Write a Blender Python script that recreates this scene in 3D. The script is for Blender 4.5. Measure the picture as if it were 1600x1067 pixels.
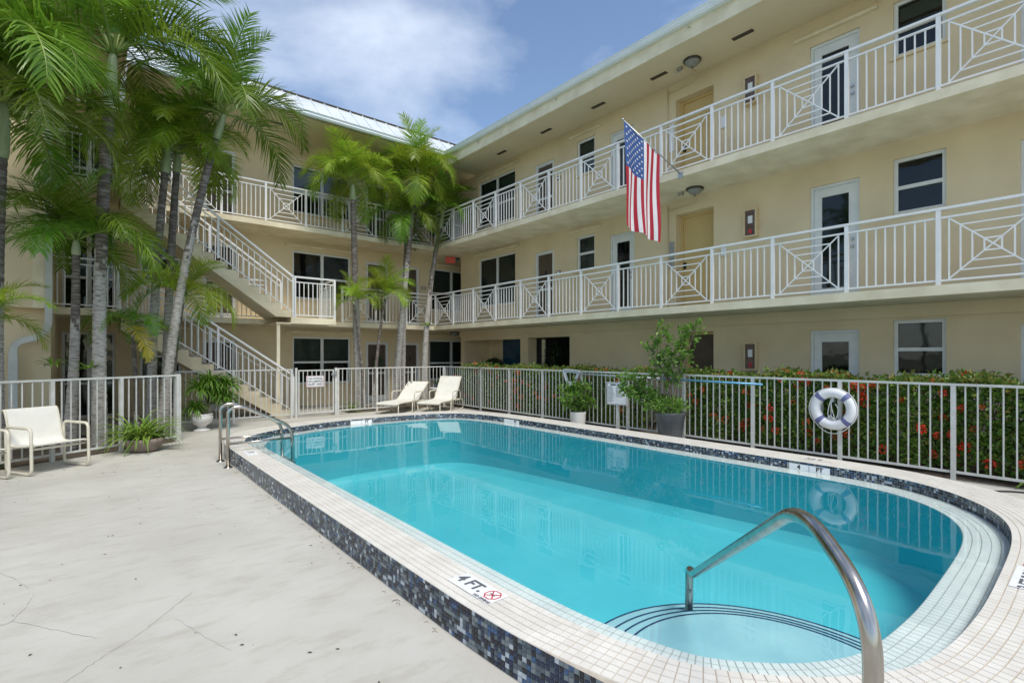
import bpy, math, random
from mathutils import Vector, Matrix
for o in list(bpy.data.objects): bpy.data.objects.remove(o)
SC = bpy.context.scene
COL = SC.collection
R = math.radians

# ------------------------------------------------------------------ camera, sky, sun, exposure
EYE = 1.6
cam_data = bpy.data.cameras.new('camera')
cam_data.sensor_width = 36.0
cam_data.lens = 790.0 / 1600.0 * 36.0
cam_data.shift_y = 19.5 / 1600.0
cam_data.clip_start = 0.05
cam_data.clip_end = 3000
cam = bpy.data.objects.new('camera', cam_data)
cam.location = (0, 0, EYE)
cam.rotation_euler = (R(90), 0, R(-39.9))
COL.objects.link(cam)
SC.camera = cam

SUN_EL, SUN_AZ = 60.0, 189.0     # azimuth clockwise from +Y
world = bpy.data.worlds.new('World')
SC.world = world
world.use_nodes = True
wn, wl = world.node_tree.nodes, world.node_tree.links
wn.clear()
w_out = wn.new('ShaderNodeOutputWorld')
w_bg = wn.new('ShaderNodeBackground'); w_bg.inputs['Strength'].default_value = 0.13
w_sky = wn.new('ShaderNodeTexSky'); w_sky.sky_type = 'NISHITA'; w_sky.sun_disc = False
w_sky.sun_elevation = R(SUN_EL); w_sky.sun_rotation = R(SUN_AZ)
w_sky.air_density = 1.0; w_sky.dust_density = 0.6; w_sky.ozone_density = 1.3
w_tc = wn.new('ShaderNodeTexCoord')
w_map = wn.new('ShaderNodeMapping'); w_map.inputs['Scale'].default_value = (1.0, 1.0, 2.2)
w_map.inputs['Location'].default_value = (0.35, 0.1, 0.0)
w_n1 = wn.new('ShaderNodeTexNoise'); w_n1.inputs['Scale'].default_value = 1.6
w_n1.inputs['Detail'].default_value = 7; w_n1.inputs['Roughness'].default_value = 0.55
w_n1.inputs['Distortion'].default_value = 0.35
w_r = wn.new('ShaderNodeValToRGB')
w_r.color_ramp.elements[0].position = 0.45; w_r.color_ramp.elements[0].color = (0.0, 0.0, 0.0, 1)
w_r.color_ramp.elements[1].position = 0.80; w_r.color_ramp.elements[1].color = (0.85, 0.85, 0.85, 1)
w_mix = wn.new('ShaderNodeMix'); w_mix.data_type = 'RGBA'
w_mix.inputs['B'].default_value = (6.4, 6.9, 7.6, 1)
wl.new(w_tc.outputs['Generated'], w_map.inputs['Vector'])
wl.new(w_map.outputs['Vector'], w_n1.inputs['Vector'])
wl.new(w_n1.outputs['Fac'], w_r.inputs['Fac'])
wl.new(w_r.outputs['Color'], w_mix.inputs['Factor'])
wl.new(w_sky.outputs['Color'], w_mix.inputs['A'])
wl.new(w_mix.outputs['Result'], w_bg.inputs['Color'])
wl.new(w_bg.outputs['Background'], w_out.inputs['Surface'])

sun_data = bpy.data.lights.new('sun', 'SUN')
sun_data.energy = 2.2
sun_data.angle = R(20)
sun_data.color = (1.0, 0.95, 0.86)
sun = bpy.data.objects.new('sun', sun_data)
COL.objects.link(sun)
_az = R(SUN_AZ)
_to_sun = Vector((math.sin(_az) * math.cos(R(SUN_EL)), math.cos(_az) * math.cos(R(SUN_EL)), math.sin(R(SUN_EL))))
sun.rotation_euler = _to_sun.to_track_quat('Z', 'Y').to_euler()

SC.view_settings.view_transform = 'Standard'
SC.view_settings.look = 'None'
SC.view_settings.gamma = 1.0
SC.view_settings.exposure = 0.55
SC.render.engine = 'CYCLES'
SC.cycles.max_bounces = 10
SC.cycles.transparent_max_bounces = 24

# ------------------------------------------------------------------ camera arithmetic (to read true positions)
TH = R(39.9); CT, ST = math.cos(TH), math.sin(TH)
def on_y(px, Y):
    p = (px - 800) / 790.0
    return Y * (ST + p * CT) / (CT - p * ST)
def at(px, py, Y):
    X = on_y(px, Y)
    d = ST * X + CT * Y
    return Vector((X, Y, EYE + (553 - py) * d / 790.0))
def proj(v):
    d = ST * v[0] + CT * v[1]
    if d < 0.05: return (-9e3, -9e3, d)
    return (800 + 790 * (CT * v[0] - ST * v[1]) / d, 553 - 790 * (v[2] - EYE) / d, d)

# ------------------------------------------------------------------ materials
def pm(name, c1, c2=None, scale=6.0, rough=0.6, bump=0.0, bscale=60.0, metal=0.0, spec=0.5, detail=5.0,
       objrand=0.0, stretch=None, lo=0.35, hi=0.65, transl=0.0, coat=0.0):
    m = bpy.data.materials.new(name); m.use_nodes = True
    nt = m.node_tree; n, l = nt.nodes, nt.links
    b = n['Principled BSDF']
    b.inputs['Roughness'].default_value = rough
    b.inputs['Metallic'].default_value = metal
    b.inputs['Specular IOR Level'].default_value = spec
    b.inputs['Coat Weight'].default_value = coat
    c1 = (*c1, 1); c2 = (*(c2 or c1[:3]), 1)
    geo = n.new('ShaderNodeNewGeometry')
    vec = geo.outputs['Position']
    if stretch:
        mp = n.new('ShaderNodeMapping'); mp.inputs['Scale'].default_value = stretch
        l.new(vec, mp.inputs['Vector']); vec = mp.outputs['Vector']
    nz = n.new('ShaderNodeTexNoise'); nz.inputs['Scale'].default_value = scale; nz.inputs['Detail'].default_value = detail
    l.new(vec, nz.inputs['Vector'])
    mr = n.new('ShaderNodeMapRange'); mr.inputs['From Min'].default_value = lo; mr.inputs['From Max'].default_value = hi
    l.new(nz.outputs['Fac'], mr.inputs['Value'])
    mx = n.new('ShaderNodeMix'); mx.data_type = 'RGBA'
    mx.inputs['A'].default_value = c1; mx.inputs['B'].default_value = c2
    l.new(mr.outputs['Result'], mx.inputs['Factor'])
    colr = mx.outputs['Result']
    if objrand:
        oi = n.new('ShaderNodeObjectInfo')
        hs = n.new('ShaderNodeHueSaturation')
        mr2 = n.new('ShaderNodeMapRange'); mr2.inputs['To Min'].default_value = 1 - objrand; mr2.inputs['To Max'].default_value = 1 + objrand
        l.new(oi.outputs['Random'], mr2.inputs['Value']); l.new(mr2.outputs['Result'], hs.inputs['Value'])
        mr3 = n.new('ShaderNodeMapRange'); mr3.inputs['To Min'].default_value = 0.5 - objrand * 0.07; mr3.inputs['To Max'].default_value = 0.5 + objrand * 0.07
        l.new(oi.outputs['Random'], mr3.inputs['Value']); l.new(mr3.outputs['Result'], hs.inputs['Hue'])
        l.new(colr, hs.inputs['Color']); colr = hs.outputs['Color']
    l.new(colr, b.inputs['Base Color'])
    if bump:
        bz = n.new('ShaderNodeTexNoise'); bz.inputs['Scale'].default_value = bscale; bz.inputs['Detail'].default_value = 4
        l.new(geo.outputs['Position'], bz.inputs['Vector'])
        bp = n.new('ShaderNodeBump'); bp.inputs['Strength'].default_value = bump; bp.inputs['Distance'].default_value = 0.01
        l.new(bz.outputs['Fac'], bp.inputs['Height']); l.new(bp.outputs['Normal'], b.inputs['Normal'])
    if transl:
        tr = n.new('ShaderNodeBsdfTranslucent'); l.new(colr, tr.inputs['Color'])
        ms = n.new('ShaderNodeMixShader'); ms.inputs[0].default_value = transl
        l.new(b.outputs[0], ms.inputs[1]); l.new(tr.outputs[0], ms.inputs[2])
        l.new(ms.outputs[0], n['Material Output'].inputs['Surface'])
    return m

M = {}
M['wall'] = pm('cream_stucco', (0.77, 0.64, 0.425), (0.68, 0.56, 0.365), 1.1, 0.85, 0.25, 90, spec=0.2)
M['slab'] = pm('cream_slab_edge', (0.84, 0.75, 0.56), (0.70, 0.61, 0.43), 2.6, 0.8, 0.15, 80, spec=0.2)
M['soffit'] = pm('cream_soffit', (0.76, 0.65, 0.45), (0.70, 0.59, 0.40), 0.9, 0.9, 0.1, 70, spec=0.15)
M['stairconc'] = pm('cream_stair_paint', (0.78, 0.68, 0.48), (0.66, 0.56, 0.38), 3.0, 0.8, 0.2, 60, spec=0.2)
M['tread'] = pm('stair_tread_grey', (0.40, 0.36, 0.29), (0.30, 0.27, 0.22), 6, 0.9, 0.2, 80, spec=0.2)
M['gallery'] = pm('gallery_floor', (0.55, 0.50, 0.42), (0.47, 0.43, 0.36), 3, 0.8)
M['white'] = pm('white_railing_paint', (0.83, 0.82, 0.80), (0.77, 0.76, 0.74), 5, 0.4)
M['fence'] = pm('white_fence_paint', (0.62, 0.63, 0.60), (0.53, 0.53, 0.49), 7, 0.45)
M['frame'] = pm('white_window_frame', (0.74, 0.76, 0.74), (0.68, 0.70, 0.69), 5, 0.4)
M['gutter'] = pm('white_gutter', (0.78, 0.82, 0.82), (0.72, 0.77, 0.78), 3, 0.35)
M['spout'] = pm('downspout_paint', (0.60, 0.61, 0.56), (0.52, 0.53, 0.48), 4, 0.45)
M['metalroof'] = pm('white_metal_roof', (0.72, 0.75, 0.76), (0.62, 0.66, 0.68), 2, 0.35, metal=0.1)
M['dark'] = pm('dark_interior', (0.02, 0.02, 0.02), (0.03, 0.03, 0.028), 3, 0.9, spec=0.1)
M['room'] = pm('dim_room', (0.10, 0.10, 0.09), (0.06, 0.06, 0.055), 2, 0.9, spec=0.1)
M['blind'] = pm('grey_green_blind', (0.20, 0.25, 0.23), (0.17, 0.215, 0.20), 3, 0.7)
M['vent'] = pm('dark_vent', (0.05, 0.04, 0.03), (0.08, 0.06, 0.04), 40, 0.8)
M['screen'] = pm('brown_screen', (0.085, 0.062, 0.04), (0.11, 0.082, 0.055), 4, 0.6)
M['tan'] = pm('tan_steel_door', (0.64, 0.47, 0.20), (0.60, 0.44, 0.19), 2, 0.5)
M['bronze'] = pm('dark_bronze', (0.07, 0.06, 0.05), (0.10, 0.09, 0.07), 20, 0.45, metal=0.6)
M['frost'] = pm('frosted_bowl', (0.30, 0.30, 0.27), (0.24, 0.24, 0.22), 14, 0.3)
M['black'] = pm('black_print', (0.02, 0.02, 0.022), rough=0.6)
M['greyink'] = pm('grey_print', (0.12, 0.12, 0.13), rough=0.6)
M['red'] = pm('red_print', (0.55, 0.03, 0.04), rough=0.6)
M['signwhite'] = pm('white_sign_sheet', (0.82, 0.83, 0.84), (0.78, 0.79, 0.80), 8, 0.4)
M['pinkframe'] = pm('faded_pink_border', (0.62, 0.50, 0.50), (0.58, 0.45, 0.45), 8, 0.5)
M['steel'] = pm('brushed_stainless', (0.52, 0.49, 0.45), (0.40, 0.37, 0.33), 26, 0.22, metal=1.0, stretch=(1, 1, 0.25))
M['coping'] = pm('ivory_coping_tile', (0.76, 0.73, 0.67), (0.68, 0.645, 0.58), 5, 0.35, objrand=0.04)
M['grout'] = pm('sandy_grout', (0.50, 0.44, 0.36), (0.42, 0.37, 0.30), 18, 0.9)
M['ledge'] = pm('white_ledge_tile', (0.78, 0.80, 0.79), (0.70, 0.73, 0.73), 5, 0.35, objrand=0.04)
M['ledgegrout'] = pm('grey_ledge_grout', (0.42, 0.45, 0.45), (0.36, 0.39, 0.39), 14, 0.9)
MOS = [pm('mosaic_navy', (0.014, 0.024, 0.052), (0.02, 0.034, 0.075), 30, 0.12),
       pm('mosaic_black', (0.012, 0.014, 0.02), (0.02, 0.022, 0.03), 30, 0.12),
       pm('mosaic_slate', (0.095, 0.125, 0.145), (0.07, 0.095, 0.115), 30, 0.15),
       pm('mosaic_grey', (0.20, 0.23, 0.24), (0.15, 0.18, 0.19), 30, 0.15),
       pm('mosaic_pearl', (0.50, 0.54, 0.58), (0.40, 0.45, 0.50), 30, 0.15),
       pm('mosaic_blue', (0.035, 0.08, 0.18), (0.05, 0.11, 0.22), 30, 0.12)]
M['mgrout'] = pm('mosaic_grout', (0.42, 0.43, 0.42), (0.34, 0.35, 0.34), 20, 0.9)
M['plaster'] = pm('pool_plaster', (0.085, 0.57, 0.655), (0.06, 0.51, 0.60), 0.9, 0.8, 0.1, 30, detail=8)
M['stepline'] = pm('navy_step_line', (0.01, 0.03, 0.12), (0.015, 0.04, 0.14), 10, 0.4)
M['stepplaster'] = pm('pale_step_plaster', (0.37, 0.63, 0.68), (0.29, 0.55, 0.62), 3.5, 0.8, detail=8)
M['sling'] = pm('ivory_sling_fabric', (0.78, 0.76, 0.69), (0.73, 0.71, 0.64), 6, 0.7, 0.15, 300)
M['chairframe'] = pm('ivory_tube_paint', (0.68, 0.64, 0.52), (0.58, 0.54, 0.43), 8, 0.45)
M['soil'] = pm('dark_mulch', (0.085, 0.062, 0.042), (0.16, 0.125, 0.09), 16, 0.95, 0.9, 40)
M['litter'] = pm('dry_leaf', (0.10, 0.07, 0.045), (0.17, 0.11, 0.06), 8, 0.9)
M['speck'] = pm('dark_speck', (0.05, 0.045, 0.04), (0.09, 0.08, 0.06), 8, 0.9)
M['crack'] = pm('crack_line', (0.28, 0.26, 0.22), (0.36, 0.34, 0.29), 12, 0.95)
M['patchline'] = pm('filled_crack_line', (0.56, 0.555, 0.52), (0.50, 0.49, 0.45), 12, 0.9)
M['frond'] = pm('palm_leaf_green', (0.12, 0.235, 0.02), (0.21, 0.34, 0.03), 3, 0.34, objrand=0.34, transl=0.4, spec=0.5)
M['frondlight'] = pm('palm_leaf_yellow_green', (0.22, 0.35, 0.024), (0.36, 0.46, 0.04), 3, 0.34, objrand=0.28, transl=0.42, spec=0.5)
M['frondyellow'] = pm('palm_leaf_yellow', (0.50, 0.44, 0.04), (0.58, 0.46, 0.07), 3, 0.45, transl=0.35)
M['rachis'] = pm('palm_leaf_stem', (0.15, 0.23, 0.04), (0.22, 0.28, 0.06), 4, 0.45)
M['shaft'] = pm('palm_crownshaft', (0.26, 0.33, 0.16), (0.38, 0.42, 0.26), 4, 0.4, stretch=(3, 3, 0.6))
M['trunk'] = pm('palm_trunk_grey', (0.43, 0.405, 0.37), (0.13, 0.115, 0.10), 6.5, 0.9, 0.9, 40, stretch=(1.6, 1.6, 7.0), lo=0.46, hi=0.70)
M['trunkdark'] = pm('palm_trunk_dark', (0.11, 0.09, 0.075), (0.27, 0.245, 0.22), 6, 0.9, 0.9, 26, stretch=(1, 1, 4.5), lo=0.45, hi=0.68)
M['leafA'] = pm('shrub_leaf_green', (0.075, 0.18, 0.024), (0.16, 0.29, 0.035), 9, 0.4, transl=0.25)
M['leafB'] = pm('shrub_leaf_fresh', (0.14, 0.30, 0.03), (0.22, 0.38, 0.05), 7, 0.4, transl=0.3)
M['leafC'] = pm('hedge_leaf', (0.07, 0.155, 0.026), (0.20, 0.32, 0.05), 10, 0.38, transl=0.2)
M['leafD'] = pm('hedge_tip_leaf', (0.20, 0.26, 0.04), (0.30, 0.24, 0.06), 8, 0.45, transl=0.25)
M['leafdark'] = pm('shade_plant_leaf', (0.02, 0.05, 0.015), (0.035, 0.07, 0.02), 7, 0.4)
M['strap'] = pm('strap_leaf', (0.14, 0.27, 0.03), (0.28, 0.40, 0.07), 5, 0.4, transl=0.3)
M['flower'] = pm('red_flower', (0.62, 0.022, 0.012), (0.72, 0.06, 0.015), 25, 0.6, transl=0.15)
M['flowero'] = pm('orange_flower', (0.68, 0.10, 0.03), (0.72, 0.18, 0.05), 25, 0.6, transl=0.15)
M['twig'] = pm('brown_twig', (0.14, 0.11, 0.08), (0.20, 0.16, 0.12), 8, 0.9)
M['urn'] = pm('white_urn', (0.74, 0.73, 0.70), (0.58, 0.56, 0.52), 7, 0.7, 0.3, 40)
M['whitepot'] = pm('white_pot', (0.74, 0.74, 0.71), (0.66, 0.65, 0.60), 6, 0.5)
M['darkpot'] = pm('charcoal_glazed_pot', (0.055, 0.062, 0.07), (0.10, 0.11, 0.12), 4, 0.32)
M['bowl'] = pm('weathered_clay', (0.28, 0.22, 0.18), (0.19, 0.16, 0.13), 9, 0.9, 0.4, 40)
M['ringwhite'] = pm('life_ring_white', (0.80, 0.80, 0.80), (0.74, 0.74, 0.75), 9, 0.5)
M['ringblue'] = pm('life_ring_band', (0.13, 0.14, 0.30), (0.16, 0.17, 0.33), 9, 0.6)
M['rope'] = pm('white_rope', (0.74, 0.73, 0.70), rough=0.8)
M['poleblue'] = pm('blue_pole', (0.10, 0.32, 0.52), (0.14, 0.38, 0.58), 4, 0.35, metal=0.3)
M['polesilver'] = pm('pale_blue_pole', (0.48, 0.58, 0.68), (0.55, 0.64, 0.72), 4, 0.3, metal=0.3)
M['netgrey'] = pm('net_mesh', (0.55, 0.58, 0.60), (0.45, 0.48, 0.50), 40, 0.7)
M['flagred'] = pm('flag_red', (0.42, 0.012, 0.035), (0.38, 0.01, 0.03), 5, 0.75, transl=0.2)
M['flagwhite'] = pm('flag_white', (0.80, 0.79, 0.80), (0.75, 0.74, 0.76), 5, 0.75, transl=0.2)
M['flagblue'] = pm('flag_blue', (0.03, 0.085, 0.26), (0.035, 0.095, 0.29), 5, 0.75, transl=0.15)
M['alu'] = pm('dull_aluminium', (0.55, 0.56, 0.57), (0.48, 0.49, 0.50), 12, 0.35, metal=0.8)
M['extbox'] = pm('beige_cabinet', (0.72, 0.58, 0.36), (0.66, 0.52, 0.31), 8, 0.5)
M['extglass'] = pm('cabinet_front', (0.10, 0.06, 0.05), (0.16, 0.10, 0.085), 8, 0.25)
M['exitred'] = pm('red_sign_face', (0.82, 0.13, 0.10), (0.78, 0.11, 0.09), 8, 0.5)
M['bluedoor'] = pm('deep_blue_glass', (0.012, 0.055, 0.11), (0.02, 0.08, 0.14), 3, 0.1)
M['earth'] = pm('far_ground', (0.20, 0.22, 0.12), (0.28, 0.26, 0.18), 0.3, 0.95)

def glass_mat(name, tint, refl):
    m = bpy.data.materials.new(name); m.use_nodes = True
    n, l = m.node_tree.nodes, m.node_tree.links
    n.remove(n['Principled BSDF'])
    tr = n.new('ShaderNodeBsdfTransparent'); tr.inputs['Color'].default_value = (*tint, 1)
    gl = n.new('ShaderNodeBsdfGlossy'); gl.inputs['Roughness'].default_value = 0.03
    gl.inputs['Color'].default_value = (0.75, 0.8, 0.8, 1)
    fr = n.new('ShaderNodeFresnel'); fr.inputs['IOR'].default_value = refl
    geo = n.new('ShaderNodeNewGeometry')
    nz = n.new('ShaderNodeTexNoise'); nz.inputs['Scale'].default_value = 2.2; nz.inputs['Detail'].default_value = 2
    l.new(geo.outputs['Position'], nz.inputs['Vector'])
    bp = n.new('ShaderNodeBump'); bp.inputs['Strength'].default_value = 0.06; bp.inputs['Distance'].default_value = 0.05
    l.new(nz.outputs['Fac'], bp.inputs['Height'])
    l.new(bp.outputs['Normal'], gl.inputs['Normal'])
    ms = n.new('ShaderNodeMixShader')
    l.new(fr.outputs[0], ms.inputs[0]); l.new(tr.outputs[0], ms.inputs[1]); l.new(gl.outputs[0], ms.inputs[2])
    l.new(ms.outputs[0], n['Material Output'].inputs['Surface'])
    return m
M['glass'] = glass_mat('window_glass', (0.55, 0.60, 0.58), 1.6)

def water_mat():
    m = bpy.data.materials.new('pool_water'); m.use_nodes = True
    n, l = m.node_tree.nodes, m.node_tree.links
    n.remove(n['Principled BSDF'])
    tr = n.new('ShaderNodeBsdfTransparent'); tr.inputs['Color'].default_value = (0.92, 0.975, 0.98, 1)
    gl = n.new('ShaderNodeBsdfGlossy'); gl.inputs['Roughness'].default_value = 0.0
    fr = n.new('ShaderNodeFresnel'); fr.inputs['IOR'].default_value = 1.42
    geo = n.new('ShaderNodeNewGeometry')
    mp = n.new('ShaderNodeMapping'); mp.inputs['Scale'].default_value = (1.0, 1.0, 1.0)
    nz = n.new('ShaderNodeTexNoise'); nz.inputs['Scale'].default_value = 2.4; nz.inputs['Detail'].default_value = 3
    l.new(geo.outputs['Position'], mp.inputs['Vector']); l.new(mp.outputs['Vector'], nz.inputs['Vector'])
    bp = n.new('ShaderNodeBump'); bp.inputs['Strength'].default_value = 0.016; bp.inputs['Distance'].default_value = 0.06
    l.new(nz.outputs['Fac'], bp.inputs['Height'])
    l.new(bp.outputs['Normal'], gl.inputs['Normal']); l.new(bp.outputs['Normal'], fr.inputs['Normal'])
    ms = n.new('ShaderNodeMixShader')
    l.new(fr.outputs[0], ms.inputs[0]); l.new(tr.outputs[0], ms.inputs[1]); l.new(gl.outputs[0], ms.inputs[2])
    l.new(ms.outputs[0], n['Material Output'].inputs['Surface'])
    return m
M['water'] = water_mat()

def deck_mat():
    m = bpy.data.materials.new('weathered_pale_concrete'); m.use_nodes = True
    n, l = m.node_tree.nodes, m.node_tree.links
    b = n['Principled BSDF']; b.inputs['Roughness'].default_value = 0.85; b.inputs['Specular IOR Level'].default_value = 0.25
    geo = n.new('ShaderNodeNewGeometry')
    def noise(s, d, ro=0.6, st=None):
        z = n.new('ShaderNodeTexNoise'); z.inputs['Scale'].default_value = s; z.inputs['Detail'].default_value = d
        z.inputs['Roughness'].default_value = ro
        v = geo.outputs['Position']
        if st:
            mp = n.new('ShaderNodeMapping'); mp.inputs['Scale'].default_value = st
            mp.inputs['Rotation'].default_value = (0, 0, R(35)); l.new(v, mp.inputs['Vector']); v = mp.outputs['Vector']
        l.new(v, z.inputs['Vector']); return z.outputs['Fac']
    def mixc(fac, a, bb, lo, hi):
        mr = n.new('ShaderNodeMapRange'); mr.inputs['From Min'].default_value = lo; mr.inputs['From Max'].default_value = hi
        l.new(fac, mr.inputs['Value'])
        mx = n.new('ShaderNodeMix'); mx.data_type = 'RGBA'
        l.new(mr.outputs['Result'], mx.inputs['Factor'])
        for k, c in (('A', a), ('B', bb)):
            if isinstance(c, tuple): mx.inputs[k].default_value = (*c, 1)
            else: l.new(c, mx.inputs[k])
        return mx.outputs['Result']
    c = mixc(noise(0.55, 6), (0.53, 0.515, 0.465), (0.43, 0.41, 0.36), 0.38, 0.68)
    c = mixc(noise(2.6, 9, 0.7, (1, 2.6, 1)), c, (0.36, 0.33, 0.27), 0.50, 0.86)
    c = mixc(noise(60, 3), c, (0.37, 0.34, 0.29), 0.62, 0.92)
    l.new(c, b.inputs['Base Color'])
    bp = n.new('ShaderNodeBump'); bp.inputs['Strength'].default_value = 0.35; bp.inputs['Distance'].default_value = 0.006
    l.new(noise(38, 6, 0.7, (1, 2.2, 1)), bp.inputs['Height']); l.new(bp.outputs['Normal'], b.inputs['Normal'])
    return m
M['deck'] = deck_mat()

# ------------------------------------------------------------------ mesh helpers
class MB:
    def __init__(s): s.v = []; s.f = []; s.mi = []; s.sm = []
    def face(s, pts, mi=0, smooth=False):
        b = len(s.v); s.v += [tuple(p) for p in pts]; s.f.append(list(range(b, b + len(pts)))); s.mi.append(mi); s.sm.append(smooth)
    def box(s, x0, x1, y0, y1, z0, z1, mi=0, fn=None):
        x0, x1 = min(x0, x1), max(x0, x1); y0, y1 = min(y0, y1), max(y0, y1); z0, z1 = min(z0, z1), max(z0, z1)
        P = [(x0, y0, z0), (x1, y0, z0), (x1, y1, z0), (x0, y1, z0), (x0, y0, z1), (x1, y0, z1), (x1, y1, z1), (x0, y1, z1)]
        if fn: P = [fn(*p) for p in P]
        b = len(s.v); s.v += [tuple(p) for p in P]
        for q in ((0, 3, 2, 1), (4, 5, 6, 7), (0, 1, 5, 4), (1, 2, 6, 5), (2, 3, 7, 6), (3, 0, 4, 7)):
            s.f.append([b + i for i in q]); s.mi.append(mi); s.sm.append(False)
        return s
    def bar(s, p, q, w, h=None, mi=0, up=(0, 0, 1)):
        p, q = Vector(p), Vector(q); h = h or w
        d = (q - p).normalized(); u = Vector(up)
        if abs(d.dot(u)) > 0.98: u = Vector((1, 0, 0))
        a = d.cross(u).normalized(); c = a.cross(d).normalized()
        a *= w / 2; c *= h / 2
        P = [p - a - c, p + a - c, p + a + c, p - a + c, q - a - c, q + a - c, q + a + c, q - a + c]
        b = len(s.v); s.v += [tuple(x) for x in P]
        for k in ((0, 3, 2, 1), (4, 5, 6, 7), (0, 1, 5, 4), (1, 2, 6, 5), (2, 3, 7, 6), (3, 0, 4, 7)):
            s.f.append([b + i for i in k]); s.mi.append(mi); s.sm.append(False)
        return s
    def tube(s, pts, r, n=8, mi=0, closed=False, cap=True):
        pts = [Vector(p) for p in pts]; N = len(pts)
        rs = r if isinstance(r, (list, tuple)) else [r] * N
        ref = None; base = len(s.v)
        for i, p in enumerate(pts):
            a = pts[i - 1] if (i > 0 or closed) else p
            c = pts[(i + 1) % N] if (i < N - 1 or closed) else p
            t = (c - a).normalized()
            if ref is None:
                ref = t.orthogonal().normalized()
            ref = (ref - t * ref.dot(t)).normalized()
            bi = t.cross(ref)
            for k in range(n):
                an = 2 * math.pi * k / n
                s.v.append(tuple(p + (ref * math.cos(an) + bi * math.sin(an)) * rs[i]))
        for i in range(N if closed else N - 1):
            j = (i + 1) % N
            for k in range(n):
                k2 = (k + 1) % n
                s.f.append([base + i * n + k, base + i * n + k2, base + j * n + k2, base + j * n + k]); s.mi.append(mi); s.sm.append(True)
        if cap and not closed:
            s.f.append([base + k for k in range(n)][::-1]); s.mi.append(mi); s.sm.append(False)
            s.f.append([base + (N - 1) * n + k for k in range(n)]); s.mi.append(mi); s.sm.append(False)
        return s
    def lathe(s, prof, n=24, c=(0, 0, 0), mi=0, smooth=True):
        base = len(s.v)
        for r, z in prof:
            for k in range(n):
                a = 2 * math.pi * k / n
                s.v.append((c[0] + r * math.cos(a), c[1] + r * math.sin(a), c[2] + z))
        for i in range(len(prof) - 1):
            for k in range(n):
                k2 = (k + 1) % n
                s.f.append([base + i * n + k, base + i * n + k2, base + (i + 1) * n + k2, base + (i + 1) * n + k]); s.mi.append(mi); s.sm.append(smooth)
        return s
    def mesh(s, name, mats):
        me = bpy.data.meshes.new(name); me.from_pydata(s.v, [], s.f)
        if not isinstance(mats, (list, tuple)): mats = [mats]
        for m in mats: me.materials.append(m)
        me.polygons.foreach_set('material_index', s.mi)
        me.polygons.foreach_set('use_smooth', s.sm)
        me.update(); return me
    def build(s, name, mats, parent=None, loc=(0, 0, 0), rz=0.0):
        return put(name, s.mesh(name, mats), parent, loc, rz)

def put(name, me, parent=None, loc=(0, 0, 0), rz=0.0, rot=None, scale=None):
    o = bpy.data.objects.new(name, me); COL.objects.link(o)
    o.location = loc
    o.rotation_euler = rot if rot else (0, 0, rz)
    if scale: o.scale = scale if isinstance(scale, (tuple, list)) else (scale,) * 3
    if parent: o.parent = parent
    return o
def empty(name, loc=(0, 0, 0), rz=0.0, parent=None):
    return put(name, None, parent, loc, rz)
def tag(o, label, cat, group=None):
    o['label'] = label; o['category'] = cat
    if group: o['group'] = group
    return o
def struct(o): o['kind'] = 'structure'; return o
def stuff(o): o['kind'] = 'stuff'; return o
def copy_tree(o, parent=None):
    c = o.copy(); COL.objects.link(c); c.parent = parent
    for ch in list(o.children): copy_tree(ch, c)
    return c
def smooth_path(pts, n=8, closed=False):
    pts = [Vector(p) for p in pts]; N = len(pts); out = []
    for i in range(N if closed else N - 1):
        if closed: p0, p1, p2, p3 = pts[i - 1], pts[i], pts[(i + 1) % N], pts[(i + 2) % N]
        else: p0, p1, p2, p3 = pts[max(i - 1, 0)], pts[i], pts[i + 1], pts[min(i + 2, N - 1)]
        for k in range(n):
            t = k / n
            out.append(0.5 * ((2 * p1) + (p2 - p0) * t + (2 * p0 - 5 * p1 + 4 * p2 - p3) * t * t + (3 * p1 - p0 - 3 * p2 + p3) * t ** 3))
    if not closed: out.append(pts[-1])
    return out
def fillet(pts, r, n=6):
    pts = [Vector(p) for p in pts]; out = [pts[0]]
    for i in range(1, len(pts) - 1):
        a, b, c = pts[i - 1], pts[i], pts[i + 1]
        d1, d2 = (a - b), (c - b)
        q = min(r, d1.length * 0.49, d2.length * 0.49)
        p, e = b + d1.normalized() * q, b + d2.normalized() * q
        for k in range(n + 1):
            t = k / n
            out.append(p * (1 - t) ** 2 + b * 2 * t * (1 - t) + e * t * t)
    out.append(pts[-1]); return out
def text_mesh(body, size, mat, bold=0.0):
    cu = bpy.data.curves.new('lettering', 'FONT'); cu.body = body; cu.size = size
    cu.align_x = 'CENTER'; cu.align_y = 'CENTER'; cu.extrude = 0.0006; cu.offset = bold
    o = bpy.data.objects.new('lettering', cu); COL.objects.link(o)
    bpy.context.view_layer.update()
    me = bpy.data.meshes.new_from_object(o.evaluated_get(bpy.context.evaluated_depsgraph_get()))
    bpy.data.objects.remove(o); me.materials.clear(); me.materials.append(mat); return me

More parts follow.
